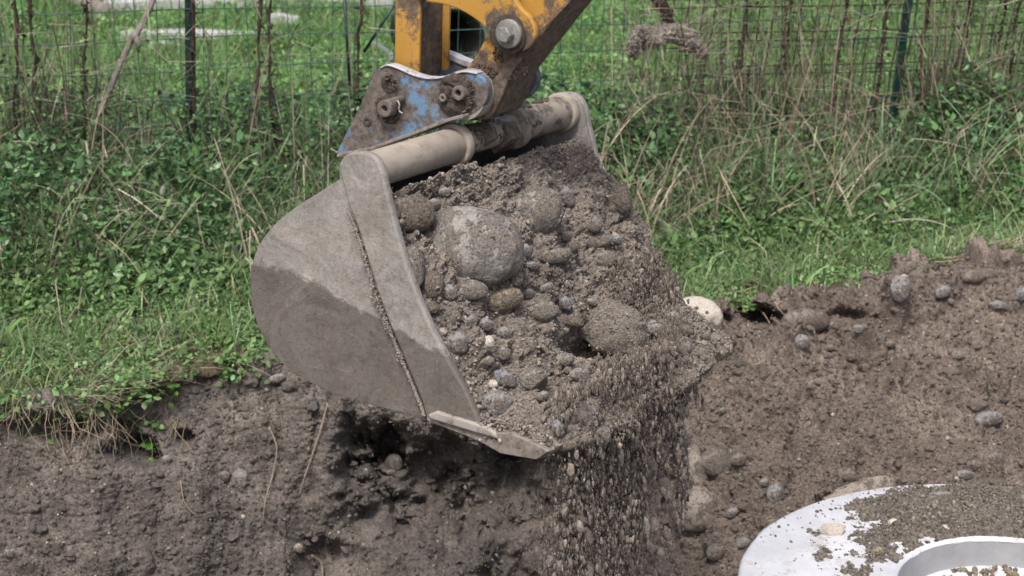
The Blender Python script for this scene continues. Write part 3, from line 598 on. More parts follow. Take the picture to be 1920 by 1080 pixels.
# loose crumbs over the dug soil
sel = Pg[(qx > -30) & (qx < 1960) & (qy > 480) & (qy < 1100) & (S.reshape(-1) > .0)]; sx_, sy_, _ = proj(sel)
n = 52000; wgt = np.where(sx_ > 1150, 1.0, .55); idx = RNG.choice(len(sel), n, p=wgt/wgt.sum()); pc = sel[idx] + RNG.normal(0, .003, (n, 3))
rad = np.exp(RNG.normal(math.log(.0028), .55, n)).clip(.0012, .014); bb = np.clip((pc[:, :1]-0)/.5, 0, 1)
tb = tints(n, (1, 1, 1), .32, .02)*(np.array([.138, .124, .112])*(1-bb)+np.array([.172, .145, .125])*bb)
lt = RNG.uniform(0, 1, n) < .05; tb[lt] = tints(lt.sum(), (.3, .28, .25), .2, .04)
n3 = 2600; ic = RNG.choice(len(sel), n3, p=wgt/wgt.sum()); rc = np.exp(RNG.normal(math.log(.009), .4, n3)).clip(.005, .026); bc = np.clip((sel[ic][:, :1])/.5, 0, 1); sclod = grains(sel[ic]+FW*.003, rc, tints(n3, (1, 1, 1), .15, .02)*(np.array([.125, .112, .101])*(1-bc)+np.array([.155, .13, .112])*bc), 2, (1.15, 1, .8), 15, .22)
v, f, c = grains(pc, rad, tb, 1, seed=5); build_stuff('soil_crumbs', [(v, f, c), sclod], M_GRAIN, 'loose crumbs and grit over the brown soil slope', False)
# ---------------------------------------------------------------- excavator arm, coupler, bucket
AX = np.array([.464, 0, 0]) ; AX = RT*.464 + UPV*.205 + FW*.78; AN = AX/np.linalg.norm(AX)
B0 = at(677, 325, 4.3)
def pl(px, py, t): # pixel ray met by the plane across the bucket axis at t
    r = ray(px, py); p0 = B0 + AX*t; return CAM + r*(((p0-CAM)@AN)/(r@AN))
EXC = empty('excavator', B0, 'yellow excavator arm with blue coupler holding a tilted full bucket', 'excavator')
def part(name, parent, loc=None):
    o = bpy.data.objects.new(name, None); COL.objects.link(o); o.parent = parent; o.location = (0, 0, 0); WORLD[o.name] = WORLD[parent.name]; return o
def prism_pts(Q, t0, t1): # Q: 3D outline at plane t; extrude along the axis
    Q = np.asarray(Q); return np.concatenate([Q, Q + AX*(t1-t0)])
def prism(name, poly, t0, t1, mat, parent, sm=0, bv=.003, holes=None, pts=None):
    q = poly if sm == 0 else smooth_curve(poly, sm)
    Q = np.array([pl(x, y, t0) for x, y in q]) if pts is None else pts
    n = len(Q); bm = bmesh.new(); o0 = WORLD[parent.name]
    a = [bm.verts.new(Vector(p-o0)) for p in Q]; b = [bm.verts.new(Vector(p+AX*(t1-t0)-o0)) for p in Q]
    bm.faces.new(a); bm.faces.new(b[::-1])
    for i in range(n): bm.faces.new((a[i], b[i], b[(i+1) % n], a[(i+1) % n]))
    bmesh.ops.recalc_face_normals(bm, faces=bm.faces)
    me = bpy.data.meshes.new(name); bm.to_mesh(me); bm.free(); me.materials.append(mat)
    o = bpy.data.objects.new(name, me); COL.objects.link(o); o.parent = parent; WORLD[o.name] = o0
    if bv: bevel(o, bv, 2)
    for p in me.polygons: p.use_smooth = len(p.vertices) == 4
    return o, Q
def cyl(name, c, t0, t1, rad, mat, parent, sides=40, bv=.002, lump=0, rad2=None, seed=0):
    rad2 = rad2 or rad; a = np.cross(AN, [0, 0, 1]); a /= np.linalg.norm(a); b = np.cross(AN, a); nr = 1+max(1, int(abs(t1-t0)*40)) if lump else 2
    th = np.arange(sides)/sides*2*math.pi; V = []
    ts = np.linspace(t0, t1, nr)
    for t in ts: V.append(c + AX*t + (rad+(rad2-rad)*(t-t0)/(t1-t0))*(np.cos(th)[:, None]*a + np.sin(th)[:, None]*b))
    V = np.concatenate(V); 
    if lump: ctr = c + AX*((V-c)@AN/np.linalg.norm(AX))[:, None]; rr_ = V-ctr; V = V + rr_*(lump*fbm(V, 45, 4, seed))[:, None]
    f = np.array([[i*sides+j, i*sides+(j+1) % sides, (i+1)*sides+(j+1) % sides, (i+1)*sides+j] for i in range(nr-1) for j in range(sides)])
    o = mesh(name, V, [f, np.array([list(range(sides))[::-1], [(nr-1)*sides+j for j in range(sides)]])], mat, parent, smooth=sides > 8)
    if bv: bevel(o, bv, 2)
    return o
# plate metal: dry dusty above, wet dark below a ragged tide line
def plate_mat():
    m, t, b, oc = newmat('bucket_plate', .55, .4)
    pa, pb = pl(475, 478, 0), pl(860, 665, 0); ldir = (pb-pa)/np.linalg.norm(pb-pa); nn = np.cross(ldir, AN); nn /= np.linalg.norm(nn)
    if nn[2] > 0: nn = -nn
    c0 = (pa-B0)@nn
    dp = N(t, 'ShaderNodeVectorMath', operation='DOT_PRODUCT'); t.links.new(oc, dp.inputs[0]); dp.inputs[1].default_value = nn
    wv = math_(t, 'SUBTRACT', dp.outputs['Value'], float(c0))
    wv = math_(t, 'ADD', wv, math_(t, 'MULTIPLY', math_(t, 'SUBTRACT', noise(t, oc, 9, 4, .6), .5), .09))
    wv = math_(t, 'ADD', wv, math_(t, 'MULTIPLY', math_(t, 'SUBTRACT', noise(t, oc, 45, 6, .75, (1, .6, 1.6)), .5), .04))
    k = ramp(t, math_(t, 'ADD', math_(t, 'MULTIPLY', wv, 80), .5), [(.1, 0.), (.9, 1.)])
    dry = ramp(t, noise(t, oc, 11, 7, .65), [(.3, (.225, .214, .202)), (.52, (.285, .272, .257)), (.72, (.335, .322, .307))])
    wet = ramp(t, noise(t, oc, 9, 7, .65), [(.3, (.128, .117, .108)), (.7, (.175, .162, .15))])
    pale = ramp(t, math_(t, 'ADD', math_(t, 'MULTIPLY', wv, 9), .5), [(.1, (1, 1, 1)), (.46, (1.15, 1.16, 1.18)), (.5, (1, 1, 1))])
    c = mix(t, k, mix(t, 1., dry, pale, 'MULTIPLY'), wet)
    scr = ramp(t, noise(t, oc, 8, 4, .6, (1, 30, 9)), [(.33, (.82,)*3), (.45, (1,)*3), (.72, (1.12,)*3)]); c = mix(t, 1., c, scr, 'MULTIPLY')
    sp = ramp(t, noise(t, oc, 190, 3, .7), [(.3, (.72,)*3), (.45, (1,)*3), (.7, (1.1,)*3)]); c = mix(t, 1., c, sp, 'MULTIPLY')
    sw = N(t, 'ShaderNodeTexNoise'); sw.inputs['Scale'].default_value = 5; sw.inputs['Detail'].default_value = 8; sw.inputs['Distortion'].default_value = 2.2; t.links.new(oc, sw.inputs['Vector'])
    c = mix(t, 1., c, ramp(t, sw.outputs['Fac'], [(.36, (.80, .79, .78)), (.47, (1,)*3), (.56, (.90, .87, .83)), (.66, (1.1,)*3)]), 'MULTIPLY')
    ln_ = ramp(t, noise(t, oc, 7, 5, .7, (2, 3, 38)), [(.62, 0.), (.66, .5), (.70, 0.)]); c = mix(t, ln_, c, (.13, .105, .09))
    spots = ramp(t, noise(t, oc, 26, 5, .8), [(.62, 0.), (.70, .7)]); c = mix(t, spots, c, (.12, .095, .078))
    t.links.new(c, b.inputs['Base Color']); t.links.new(ramp(t, k, [(0, .62), (1, .36)]), b.inputs['Roughness'])
    bump(t, b, [sw.outputs['Fac'], noise(t, oc, 40, 6, .7), noise(t, oc, 250, 3)], [.006, .003, .0006]); return m
M_PLATE = plate_mat(); M_SEAM = simple('dry_mud_seam', (.23, .2, .175), (.36, .325, .29), 60, .95, .1, 0, .002); M_YMUD2 = paint_mat('muddy_steel', (.26, .24, .22), .5, mudc=(.19, .165, .14), sc=20, dusty=.6)
M_TUBE = paint_mat('dusty_tube', (.36, .325, .275), .60, mudc=(.2, .17, .14), dust=(.26, .23, .195), sc=30, rough=.9, dusty=.9, fine=170, soft=.08, lump=.004)
M_TUBEF = paint_mat('muddy_tube', (.34, .305, .255), .56, mudc=(.13, .106, .086), dust=(.24, .21, .175), sc=26, rough=.9, dusty=.9, fine=120, soft=.05, lump=.006)
BK = part('bucket', EXC)
# outline of the side plate
back = [(640, 335), (600, 361), (560, 386), (520, 418), (491, 455), (474, 500), (472, 545), (480, 592), (500, 637), (530, 678), (570, 708), (620, 733), (680, 752), (740, 769), (800, 786)]
front = [(896, 806), (893, 780), (868, 730), (838, 678), (808, 622), (783, 562), (760, 500), (743, 440), (731, 390), (722, 352)]
boss = [(719, 335), (714, 316), (706, 301), (693, 291), (677, 287), (660, 290), (646, 300), (637, 315)]
bk = smooth_curve(back, 5, False); outline = list(map(tuple, bk)) + front + boss
def far_pts(Q, t): return Q + AX*t
for t0, t1 in ((-.006, .010), (.985, 1.0)):
    o, Qn = prism('side_plate', outline, 0, .016, M_PLATE, BK, pts=np.array([pl(x, y, 0) for x, y in outline]) + AX*t0, bv=.002)
# reinforcing strip welded on the side plate
strip = [(634, 312), (650, 290), (678, 285), (702, 295), (715, 318), (723, 352), (732, 390), (745, 440), (762, 500), (785, 562), (811, 622), (841, 678), (871, 730), (895, 782), (902, 806), (800, 786), (790, 750), (765, 690), (735, 618), (712, 560), (694, 500), (672, 430), (652, 380), (636, 345)]
_st = np.array(strip); strip = list(map(tuple, smooth_curve(np.concatenate([_st[-1:], _st[:7]]), 6, False)))[6:] + strip[7:-1]
for t0 in (-.030, 1.0): prism('side_cutter', strip, 0, .024, M_PLATE, BK, pts=np.array([pl(x, y, min(t0, 0)) for x, y in strip]) + AX*max(t0, 0), bv=.005)
# weld seam crusted with mud along the strip
q = smooth_curve([pl(x+1, y, -.016) for x, y in [(649, 390), (667, 432), (688, 500), (706, 560), (729, 618), (759, 690), (784, 750), (795, 780)]], 22, False)
gw = np.random.default_rng(8); V, Fs = tube(q, .0022, 8); sm = (V, Fs[0]); kq = (len(q)*np.sqrt(gw.uniform(0, 1, 2600))).astype(int).clip(0, len(q)-1); wq = .0012 + .008*np.clip(fbm(q, 20, 3, 6)+.1, 0, 1)*(.5+np.linspace(0, 1, len(q)))
vg, fg, _ = grains(q[kq]+gw.normal(0, 1, (2600, 3))*wq[kq][:, None], gw.uniform(.0009, .003, 2600), np.zeros((2600, 3)), 1, seed=88)
V, Fs = join([sm, (vg, fg)]); mesh('weld_seam', V, Fs, M_SEAM, BK)
# shell
sh = np.array([pl(x, y, 0) for x, y in bk]); n_ = len(sh); inn = np.gradient(sh, axis=0); inn /= np.linalg.norm(inn, axis=1)[:, None]; pn = np.cross(inn, AN); 
ctr = pl(680, 560, 0); pn *= np.sign(((ctr-sh)*pn).sum(1))[:, None]
A = sh; Bv = sh + pn*.012
V = np.concatenate([A+AX*.0, A+AX*.99, Bv+AX*.0, Bv+AX*.99]); f = []
for i in range(n_-1): f += [[i, i+1, n_+i+1, n_+i], [2*n_+i, 3*n_+i, 3*n_+i+1, 2*n_+i+1]]
mesh('shell', V, np.array(f), M_PLATE, BK)
# cutting edge with pointed corners
lip = [(800, 779), (850, 787), (902, 806), (925, 811), (962, 818), (1000, 836), (1029, 848), (1022, 858), (1004, 862), (968, 856), (936, 849), (908, 833), (880, 820), (800, 789)]
prism('cutting_edge', lip, -.03, 1.005, M_YMUD2, BK, bv=.002)
lipf = [(930, 812), (958, 812), (1030, 846), (1005, 862), (936, 850)]
prism('corner_tooth', lipf, -.045, -.028, M_YMUD2, BK, bv=.002)
prism('wear_strip', [(801, 778), (818, 772), (908, 800), (930, 813), (934, 824), (902, 815), (806, 786)], -.040, -.02, M_RIM, BK, bv=.004)
# crossbar
CB = part('crossbar', BK)
cyl('tube', B0, .0, .405, .041, M_TUBE, CB, 48, .001, .0)
cyl('collar', B0, .400, .426, .051, M_TUBE, CB, 48, .004)
cyl('tube', B0, .42, .70, .033, M_TUBEF, CB, 48, .001, .03, seed=3)
cyl('collar', B0, .690, .715, .054, M_TUBEF, CB, 48, .004)
cyl('tube', B0, .713, .985, .042, M_TUBEF, CB, 48, .001)
cyl('collar', B0, .955, .985, .050, M_TUBE, CB, 48, .006)
prism('lug', [(905, 250), (945, 232), (958, 262), (925, 290)], .60, .66, M_YMUD, CB, bv=.003)
prism('lug', [(880, 258), (918, 240), (925, 262), (890, 285)], .50, .53, M_YMUD, CB, bv=.003)
# quick coupler
QC = part('quick_coupler', EXC)
cp = [(634, 290), (640, 268), (652, 243), (668, 212), (682, 182), (698, 144), (713, 126), (726, 122), (748, 129), (770, 139), (795, 146), (822, 146), (850, 138), (872, 134), (892, 138), (909, 152), (914, 176), (906, 198), (889, 213), (866, 222), (842, 226), (815, 236), (780, 250), (740, 262), (690, 280)]
for ds, nm in ((0, 'side_plate'), (.245, 'side_plate')):
    Q = np.array([pl(x, y, .395) for x, y in smooth_curve(cp, 3)]) + AX*ds; prism(nm, None, 0, .026, M_BLUE, QC, pts=Q, bv=.003)
rimp = smooth_curve([(712, 126), (726, 121), (748, 128), (770, 138), (795, 145), (822, 145), (850, 137), (872, 133), (893, 137)], 4, False)
rimq = np.concatenate([rimp, (rimp+np.array([0, 3.]))[::-1]])
for ds in (0, .245):
    Q = np.array([pl(x, y, .39) for x, y in (rimq if ds == 0 else np.concatenate([rimp-np.array([0, 4.]), (rimp+np.array([0, 8.]))[::-1]]))]) + AX*ds; prism('top_flange', None, 0, .036, M_PALE, QC, pts=Q, bv=.0015)
bot = smooth_curve([(631, 296), (690, 284), (740, 266), (780, 252), (815, 238), (842, 228), (868, 222)], 4, False)
botq = np.concatenate([bot, (bot+np.array([0, -7.]))[::-1]]); prism('bottom_flange', list(map(tuple, botq)), -0.0+.365, .45, M_YMUD2, QC, bv=.002)
# boss of the arm pin, with its muddy cap
c = pl(869, 179, .40) - AX*.40
cyl('boss', c, .3965, .455, .0575, M_RIM, QC, 48, .001)
def mudcap(c0, t, rad, hgt, seed, hole=.25, mat=M_MUD_HOLE, knob=None, nm='mud_cake'):
    g = np.random.default_rng(seed); a = np.cross(AN, [0, 0, 1]); a /= np.linalg.norm(a); b = np.cross(AN, a); n, m = 72, 26; V = []
    for i in range(m):
        r_ = rad*i/(m-1); th = np.arange(n)/n*2*math.pi; base = c0 + AX*t + r_*(np.cos(th)[:, None]*a + np.sin(th)[:, None]*b)
        k = i/(m-1); hh = hgt*(1-k**3); 
        hh = hh*(.55+.55*fbm(base, 50, 4, seed, .6, True)); hh = hh*np.clip((k-hole*.6)/.12, 0, 1) if hole else hh
        if i == m-1: hh = hh*0 - .006
        rr_ = base + (base-(c0+AX*t))*(.15*fbm(base, 22, 3, seed+3))[:, None]
        V.append(rr_ - AN*np.asarray(hh)[:, None]*np.ones((n, 1)))
    V = np.concatenate(V); f = np.array([[i*n+j, i*n+(j+1) % n, (i+1)*n+(j+1) % n, (i+1)*n+j] for i in range(m-1) for j in range(n)])
    return mesh(nm, V, f, mat, QC)
mudcap(pl(853, 178, .388) - AX*.388, .388, .048, .012, 3, .0); cp_ = pl(857, 174, .38) - AX*.38
def pinring(px, py, t0, t1, ro, ri, mat, sides=32):
    c0 = pl(px, py, t0) - AX*t0; a = np.cross(AN, [0, 0, 1]); a /= np.linalg.norm(a); b = np.cross(AN, a); th = np.arange(sides)/sides*2*math.pi; V = []
    for t, r_ in ((t1, ro), (t0, ro), (t0, ri), (t0+.022, ri), (t0+.022, 0.0003)): V.append(c0 + AX*t + r_*(np.cos(th)[:, None]*a + np.sin(th)[:, None]*b))
    V = np.concatenate(V); f = np.array([[i*sides+j, i*sides+(j+1) % sides, (i+1)*sides+(j+1) % sides, (i+1)*sides+j] for i in range(4) for j in range(sides)])
    o = mesh('pin_or_hole', V, f, mat, QC); bevel(o, .002, 2); return o
pinring(858, 175, .365, .40, .017, .0075, M_PIN); pinring(829, 184, .372, .40, .010, .003, M_PIN)
mudcap(pl(730, 205, .394) - AX*.394, .394, .036, .010, 9, 0); pinring(720, 204, .355, .40, .020, .008, M_PIN)
mudcap(pl(728, 158, .394) - AX*.394, .394, .022, .005, 12, 0); pinring(729, 155, .390, .40, .013, .0125, M_MUD_HOLE)
pinring(688, 228, .392, .40, .012, .003, M_MUD_HOLE)  # dark disc on the plate: darkness of the open hole put in as colour
q = smooth_curve([pl(745, 188, .35), pl(749, 196, .345), pl(748, 207, .345), pl(755, 213, .345)], 5, False); V, Fs = tube(q, .0022, 6); mesh('split_pin', V, Fs, M_RIM, QC)
cyl('pin_bolt', pl(742, 188, .36)-AX*.36, .35, .39, .008, M_PIN, QC, 20, .001)
# link: channel section
LK = part('bucket_link', EXC)
prism('side_plate', [(742, -60), (789, -60), (785, 146), (739, 140)], .440, .452, M_YELLOW, LK, bv=.003)
prism('side_plate', [(742, -60), (789, -60), (785, 146), (739, 140)], .0, .012, M_YELLOW, LK, bv=.003, pts=np.array([pl(x, y, .44) for x, y in [(742, -60), (789, -60), (785, 146), (739, 140)]])+AX*.138)
prism('web', [(748, -60), (782, -60), (779, 150), (745, 145)], .452, .5785, M_YMUD, LK, bv=.002)
# arm
AR = part('dipper_arm', EXC)
arm = [(868, 215), (858, 180), (862, 150), (874, 128), (893, 104), (908, 76), (925, 45), (958, 10), (985, -60), (1128, -60), (1092, -28), (1040, 34), (990, 98), (958, 140), (940, 182), (925, 212), (900, 226)]
prism('side_plate', arm, .452, .466, M_YELLOW, AR, bv=.003)
arm2 = [(872, 214), (862, 180), (866, 152), (878, 132), (897, 108), (912, 80), (929, 49), (962, 14), (988, -60), (1134, -60), (1097, -28), (1045, 34), (995, 98), (963, 140), (945, 184), (930, 216), (900, 226)]
prism('box_section', arm2, .466, .60, M_YMUD, AR, bv=.008)
prism('edge_crust', [(1128, -60), (1092, -28), (1040, 34), (990, 98), (958, 140), (940, 182), (925, 212), (905, 225), (903, 190), (925, 150), (955, 112), (1000, 70), (1046, 24), (1075, -10), (1100, -60)], .446, .455, M_YMUD, AR, bv=.003, sm=3)
ca = pl(888, 178, .46) - AX*.46; cyl('bearing_seal', ca, .452, .475, .060, M_MUD_HOLE, AR, 48, .004, .06, seed=5)
# lever bolted to the arm
LE = part('rocker_lever', EXC)
lev = [(770, -70), (962, -70), (962, -15), (975, 14), (992, 30), (1003, 52), (1002, 76), (988, 93), (968, 97), (945, 92), (929, 78), (915, 58), (893, 38), (862, 19), (828, 8), (790, -4)]
prism('lever_plate', lev, .415, .435, M_YELLOW, LE, sm=3, bv=.004)
cb = pl(952, 64, .41) - AX*.41; cyl('boss', cb, .405, .47, .046, M_MUD_HOLE, LE, 40, .004, .08, seed=11)
cb = pl(951, 64, .39) - AX*.39; cyl('washer', cb, .392, .406, .033, M_BOLT, LE, 40, .003); cyl('hex_bolt', cb+0, .368, .393, .019, M_BOLT, LE, 6, .003)
# ---------------------------------------------------------------- the load
near = [(738, 352), (744, 420), (768, 500), (800, 590), (845, 675), (893, 765), (940, 812), (1022, 846)]
far = [(1080, 262), (1120, 318), (1172, 375), (1210, 455), (1247, 530), (1275, 597), (1306, 622), (1345, 655)]
nr = smooth_curve([pl(x-5, y, .016) for x, y in near], 20, False); fr = smooth_curve([pl(x, y, .97) for x, y in far], 20, False)
m_out = np.cross(AN, pl(1020, 850, 0)-B0); m_out /= np.linalg.norm(m_out); m_out *= -np.sign(m_out@FW)
nu, ntt = 330, 560; ui = np.linspace(0, 1, nu); nr = np.stack([np.interp(ui, np.linspace(0, 1, len(nr)), nr[:, i]) for i in range(3)], 1); fr = np.stack([np.interp(ui, np.linspace(0, 1, len(fr)), fr[:, i]) for i in range(3)], 1)
tt = np.linspace(0, 1, ntt); Lp = nr[None]*(1-tt[:, None, None]) + fr[None]*tt[:, None, None]
T2, U2 = np.meshgrid(tt, ui, indexing='ij')
blg = .022*np.exp(-((T2-.88)/.13)**2)*np.sin(math.pi*U2)**.5 + .035*np.sin(math.pi*T2)**.7*np.sin(math.pi*np.clip(U2, 0, 1))**.6
big = fbm(Lp, 5, 3, 91)*.022 + fbm(Lp, 19, 3, 92, .55, True)*.018
fin = fbm(Lp, 62, 3, 93, .6, True)*.0055 + fbm(Lp, 160, 2, 94, .6, True)*.0022
ed = np.minimum(np.minimum(T2*14, (1-T2)*14), 1); lipup = (.036+.022*np.clip(1-T2/.5, 0, 1))*np.clip((U2-.66)/.2, 0, 1)*np.clip(T2/.05, 0, 1); Lp = Lp + m_out*((blg + lipup + big*ed*(1-.6*np.clip((U2-.8)/.2, 0, 1)) + fin*1.25))[..., None]
udir = (nr[-1]-nr[-30]); udir /= np.linalg.norm(udir); Lp = Lp + udir*(.040*np.clip((U2-.88)/.12, 0, 1)*np.clip(T2/.05, 0, 1)*np.clip((1-T2)/.1, 0, 1)*(1+.8*fbm(Lp*1., 14, 2, 97)))[..., None]
def dent(px, py, rx, ry, dep):
    global Lp
    x_, y_, _ = proj(Lp); Lp = Lp - m_out*(dep*np.exp(-(((x_-px)/rx)**2+((y_-py)/ry)**2)**1.4))[..., None]
dent(1120, 640, 60, 30, .10); dent(760, 452, 22, 22, .03); dent(780, 372, 60, 22, .04); dent(1190, 470, 30, 60, -.02); dent(1010, 640, 50, 40, -.015); dent(1075, 690, 45, 25, -.02)
# wrap the rim back into the bucket so that the heap has a body
def pull(Lp, k): return Lp[:, k] 
inb = -m_out*.14
top = Lp[:, :1] + inb + (Lp[:, 8:9]-Lp[:, :1])*3; Lf = np.concatenate([top, Lp], 1)
dn = np.array([0, 0, -1.]); b1 = Lf[:, -1:] - m_out*.03 + dn*.008; bot = Lf[:, -12:-11] - m_out*.06 + dn*.0; Lf = np.concatenate([Lf, b1, bot], 1); nu2 = Lf.shape[1]
LVt = Lp.reshape(-1, 3); LQ = proj(LVt)
Vl = Lf.reshape(-1, 3); n1 = fbm(Vl, 7, 3, 95)[:, None]; lc = np.array([.215, .19, .166])*(1+.16*n1)
load = mesh('soil_load', Vl, grid_faces(ntt, nu2), M_LOAD, col=lc); tag(load, 'heap of wet gravelly soil filling the excavator bucket', kind='stuff')
ln = np.cross(np.gradient(Lp, axis=0), np.gradient(Lp, axis=1)).reshape(-1, 3); ln /= np.linalg.norm(ln, axis=1)[:, None]+1e-12; ln *= np.sign(ln@m_out)[:, None]
n = 26000; idx = RNG.integers(0, len(LVt), n); rad = np.exp(RNG.normal(math.log(.0021), .5, n)).clip(.001, .010)
tb = tints(n, (.212, .19, .168), .3, .02); lt = U(0, 1, n) < .06; tb[lt] = tints(lt.sum(), (.27, .26, .25), .2, .04)
v, f, c = grains(LVt[idx]+ln[idx]*rad[:, None]*.3, rad, tb, 1, seed=6)
# soil stuck on the lip corners and around the crossbar, and the crumbling bit on the far corner
ex = []
for (pa, pb, t, nn, sp) in (((905, 798), (1022, 842), -.01, 2600, .010), ((1275, 590), (1335, 650), .97, 1700, .014), ((870, 720), (915, 800), .0, 500, .007)):
    s = U(0, 1, nn)[:, None]; g0 = pl(*pa, t)*(1-s) + pl(*pb, t)*s + RNG.normal(0, sp, (nn, 3)) + np.array([0, 0, .004]); rr_ = U(.0018, .006, nn); ex.append(grains(g0, rr_, tints(nn, (.212, .19, .168), .3, .02), 1, seed=nn))
LD = 'stones in the bucket load'
for i, (px, py, rx, ry, a, kd, lb, sk, nm) in enumerate([
    (887, 463, 94, 76, -.35, 'big', 'biggest boulder in the bucket, grey and caked with grit', -.25, 'boulder'),
    (1006, 398, 54, 48, .2, 'dusty', 'round dusty boulder up and right of the biggest boulder', -.3, 'boulder'),
    (766, 400, 50, 38, .1, 'brown', 'dirty brown boulder tucked under the near end of the crossbar', .5, 'boulder'),
    (768, 505, 30, 56, .12, 'dusty', 'tall grey boulder wedged between the side plate and the biggest boulder', .2, 'boulder'),
    (811, 534, 23, 27, 0, 'brown', 'brown stone under the biggest boulder beside the tall grey one', .3, 'stone'),
    (804, 575, 27, 15, -.1, 'brown', 'flat brown stone low beside the side plate edge', .3, 'stone'),
    (843, 548, 13, 16, .5, 'grey', 'dark wedge shaped stone between the brown and the tan stones', .2, 'stone'),
    (885, 545, 31, 20, -.05, 'dusty', 'tan oval stone directly under the biggest boulder', .2, 'stone'),
    (943, 563, 38, 23, .3, 'ochre', 'yellowish oval stone right of the tan oval one', .2, 'stone'),
    (967, 523, 15, 15, 0, 'dusty', 'little round stone above the yellowish one', .2, 'stone'),
    (1046, 480, 27, 16, .1, 'dusty', 'lone light oval stone right of the biggest boulder', .15, 'stone'),
    (998, 498, 15, 8, -.1, 'grey', 'thin flat stone between biggest boulder and the lone light oval', .2, 'stone'),
    (986, 470, 12, 14, .4, 'blue', 'small bluish stone at the right rim of the biggest boulder', .3, 'stone'),
    (1062, 367, 14, 24, .45, 'grey', 'elongated dark grey stone right of the round soil covered boulder', .2, 'stone'),
    (1061, 442, 15, 11, .3, 'dusty', 'small stone under the round soil covered boulder', .3, 'stone'),
    (1016, 581, 32, 23, -.15, 'dusty', 'large oval stone right of the yellowish stone', .25, 'stone'),
    (990, 551, 13, 10, .3, 'grey', 'small grey stone between yellowish and large oval stones', .3, 'stone'),
    (1060, 569, 14, 14, 1., 'blue', 'bluish three cornered stone right of the large oval stone', .3, 'stone'),
    (1072, 601, 24, 14, -.2, 'brown', 'reddish flat stone below the bluish three cornered one', .3, 'stone'),
    (883, 590, 16, 9, -.3, 'brown', 'reddish little stone under the tan oval stone', .2, 'stone'),
    (911, 609, 14, 13, -.4, 'grey', 'grey pebble below the yellowish stone', .2, 'stone'),
    (883, 602, 12, 13, .4, 'grey', 'dark pebble left of the grey pebble', .3, 'stone'),
    (858, 643, 22, 24, .4, 'grey', 'grey stone half coated in soil near the side plate edge', .2, 'stone'),
    (917, 640, 10, 12, .2, 'cream', 'small cream pebble right of the half coated grey stone', .2, 'stone'),
    (943, 663, 14, 14, 0, 'dusty', 'dusty stone below the small cream pebble', .3, 'stone'),
    (960, 615, 27, 20, 0, 'soiled', 'soil caked stone in the middle of the lower heap', .4, 'stone'),
    (1120, 453, 27, 15, 0, 'dusty', 'flat dusty stone near the far side of the heap, upper one', .35, 'stone'),
    (1158, 450, 10, 9, 0, 'blue', 'pale blue pebble beside the upper flat dusty stone', .2, 'stone'),
    (1134, 486, 24, 18, 0, 'dusty', 'dusty round stone near the far side of the heap, lower one', .35, 'stone'),
    (1166, 372, 22, 30, .4, 'brown', 'brown boulder bulging at the far upper shoulder of the heap', .35, 'boulder'),
    (833, 360, 12, 10, -.3, 'grey', 'small stone in the shade under the crossbar', .2, 'stone'),
    (814, 384, 12, 12, 0, 'grey', 'small round stone stuck on the dirty brown boulder', -.4, 'stone'),
    (947, 711, 27, 15, -.6, 'blue', 'slanting oval grey blue stone above the lip', .1, 'stone'),
    (928, 757, 33, 26, .15, 'grey', 'egg shaped grey stone resting at the near lip corner', .1, 'stone'),
    (1000, 711, 28, 21, .2, 'dusty', 'light stone just starting to fall right of the slanting oval one', -.3, 'stone'),
    (925, 720, 10, 8, 0, 'cream', 'tiny pale pebble left of the slanting oval stone', .1, 'stone'),
    (1152, 615, 60, 46, -.2, 'soiled', 'big soil coated boulder tipping out over the dark gap', -.85, 'boulder'),
    (1090, 780, 36, 33, .3, 'soiled', 'crumbly soil clod falling off the lip', -.5, 'soil_clod'),
    (1128, 815, 18, 20, .2, 'dusty', 'tan stone falling right under the crumbly clod', -1.2, 'stone'),
    (1047, 803, 12, 17, .3, 'blue', 'bluish pebble falling left of the crumbly clod', -.8, 'stone')]):
    rock(px, py, rx, ry, a, kd, lb, 'load', sk, 5 if rx > 40 else 4, i, LD, .085 if kd != 'soiled' else .2, nm)
_a = np.cross(AN, [0, 0, 1]); _a /= np.linalg.norm(_a); _bb = np.cross(AN, _a); _bb *= np.sign(_bb[2])
nn = 2600; tq = RNG.uniform(.44, .985, nn); th_ = RNG.normal(.2, .8, nn); rq = np.where(tq < .70, .034, .0425); pq = B0 + AX*tq[:, None] + (np.cos(th_)*rq)[:, None]*_bb + (np.sin(th_)*rq)[:, None]*_a
kq = fbm(pq, 16, 3, 5) > .05+.25*(tq > .72); ex.append(grains(pq[kq], np.exp(RNG.normal(math.log(.0028), .5, kq.sum())).clip(.001, .008), tints(kq.sum(), (.13, .108, .09), .3, .02), 1, seed=91))
for (px_, py_, rd_, n_) in ((858, 176, .046, 420), (727, 203, .034, 260), (729, 157, .022, 120), (905, 165, .055, 420), (960, 110, .05, 260)):
    an_ = RNG.uniform(0, 6.28, n_); r_n = rd_*RNG.uniform(.3, 1, n_)**.6; c_ = pl(px_, py_, .386 if px_ < 880 else .450); pq = c_ + (np.cos(an_)*r_n)[:, None]*_a + (np.sin(an_)*r_n)[:, None]*_bb
    kq = fbm(pq, 40, 2, 9) > -.15; ex.append(grains(pq[kq], RNG.uniform(.0012, .0045, kq.sum()), tints(kq.sum(), (.09, .074, .062), .3, .02), 1, seed=n_))
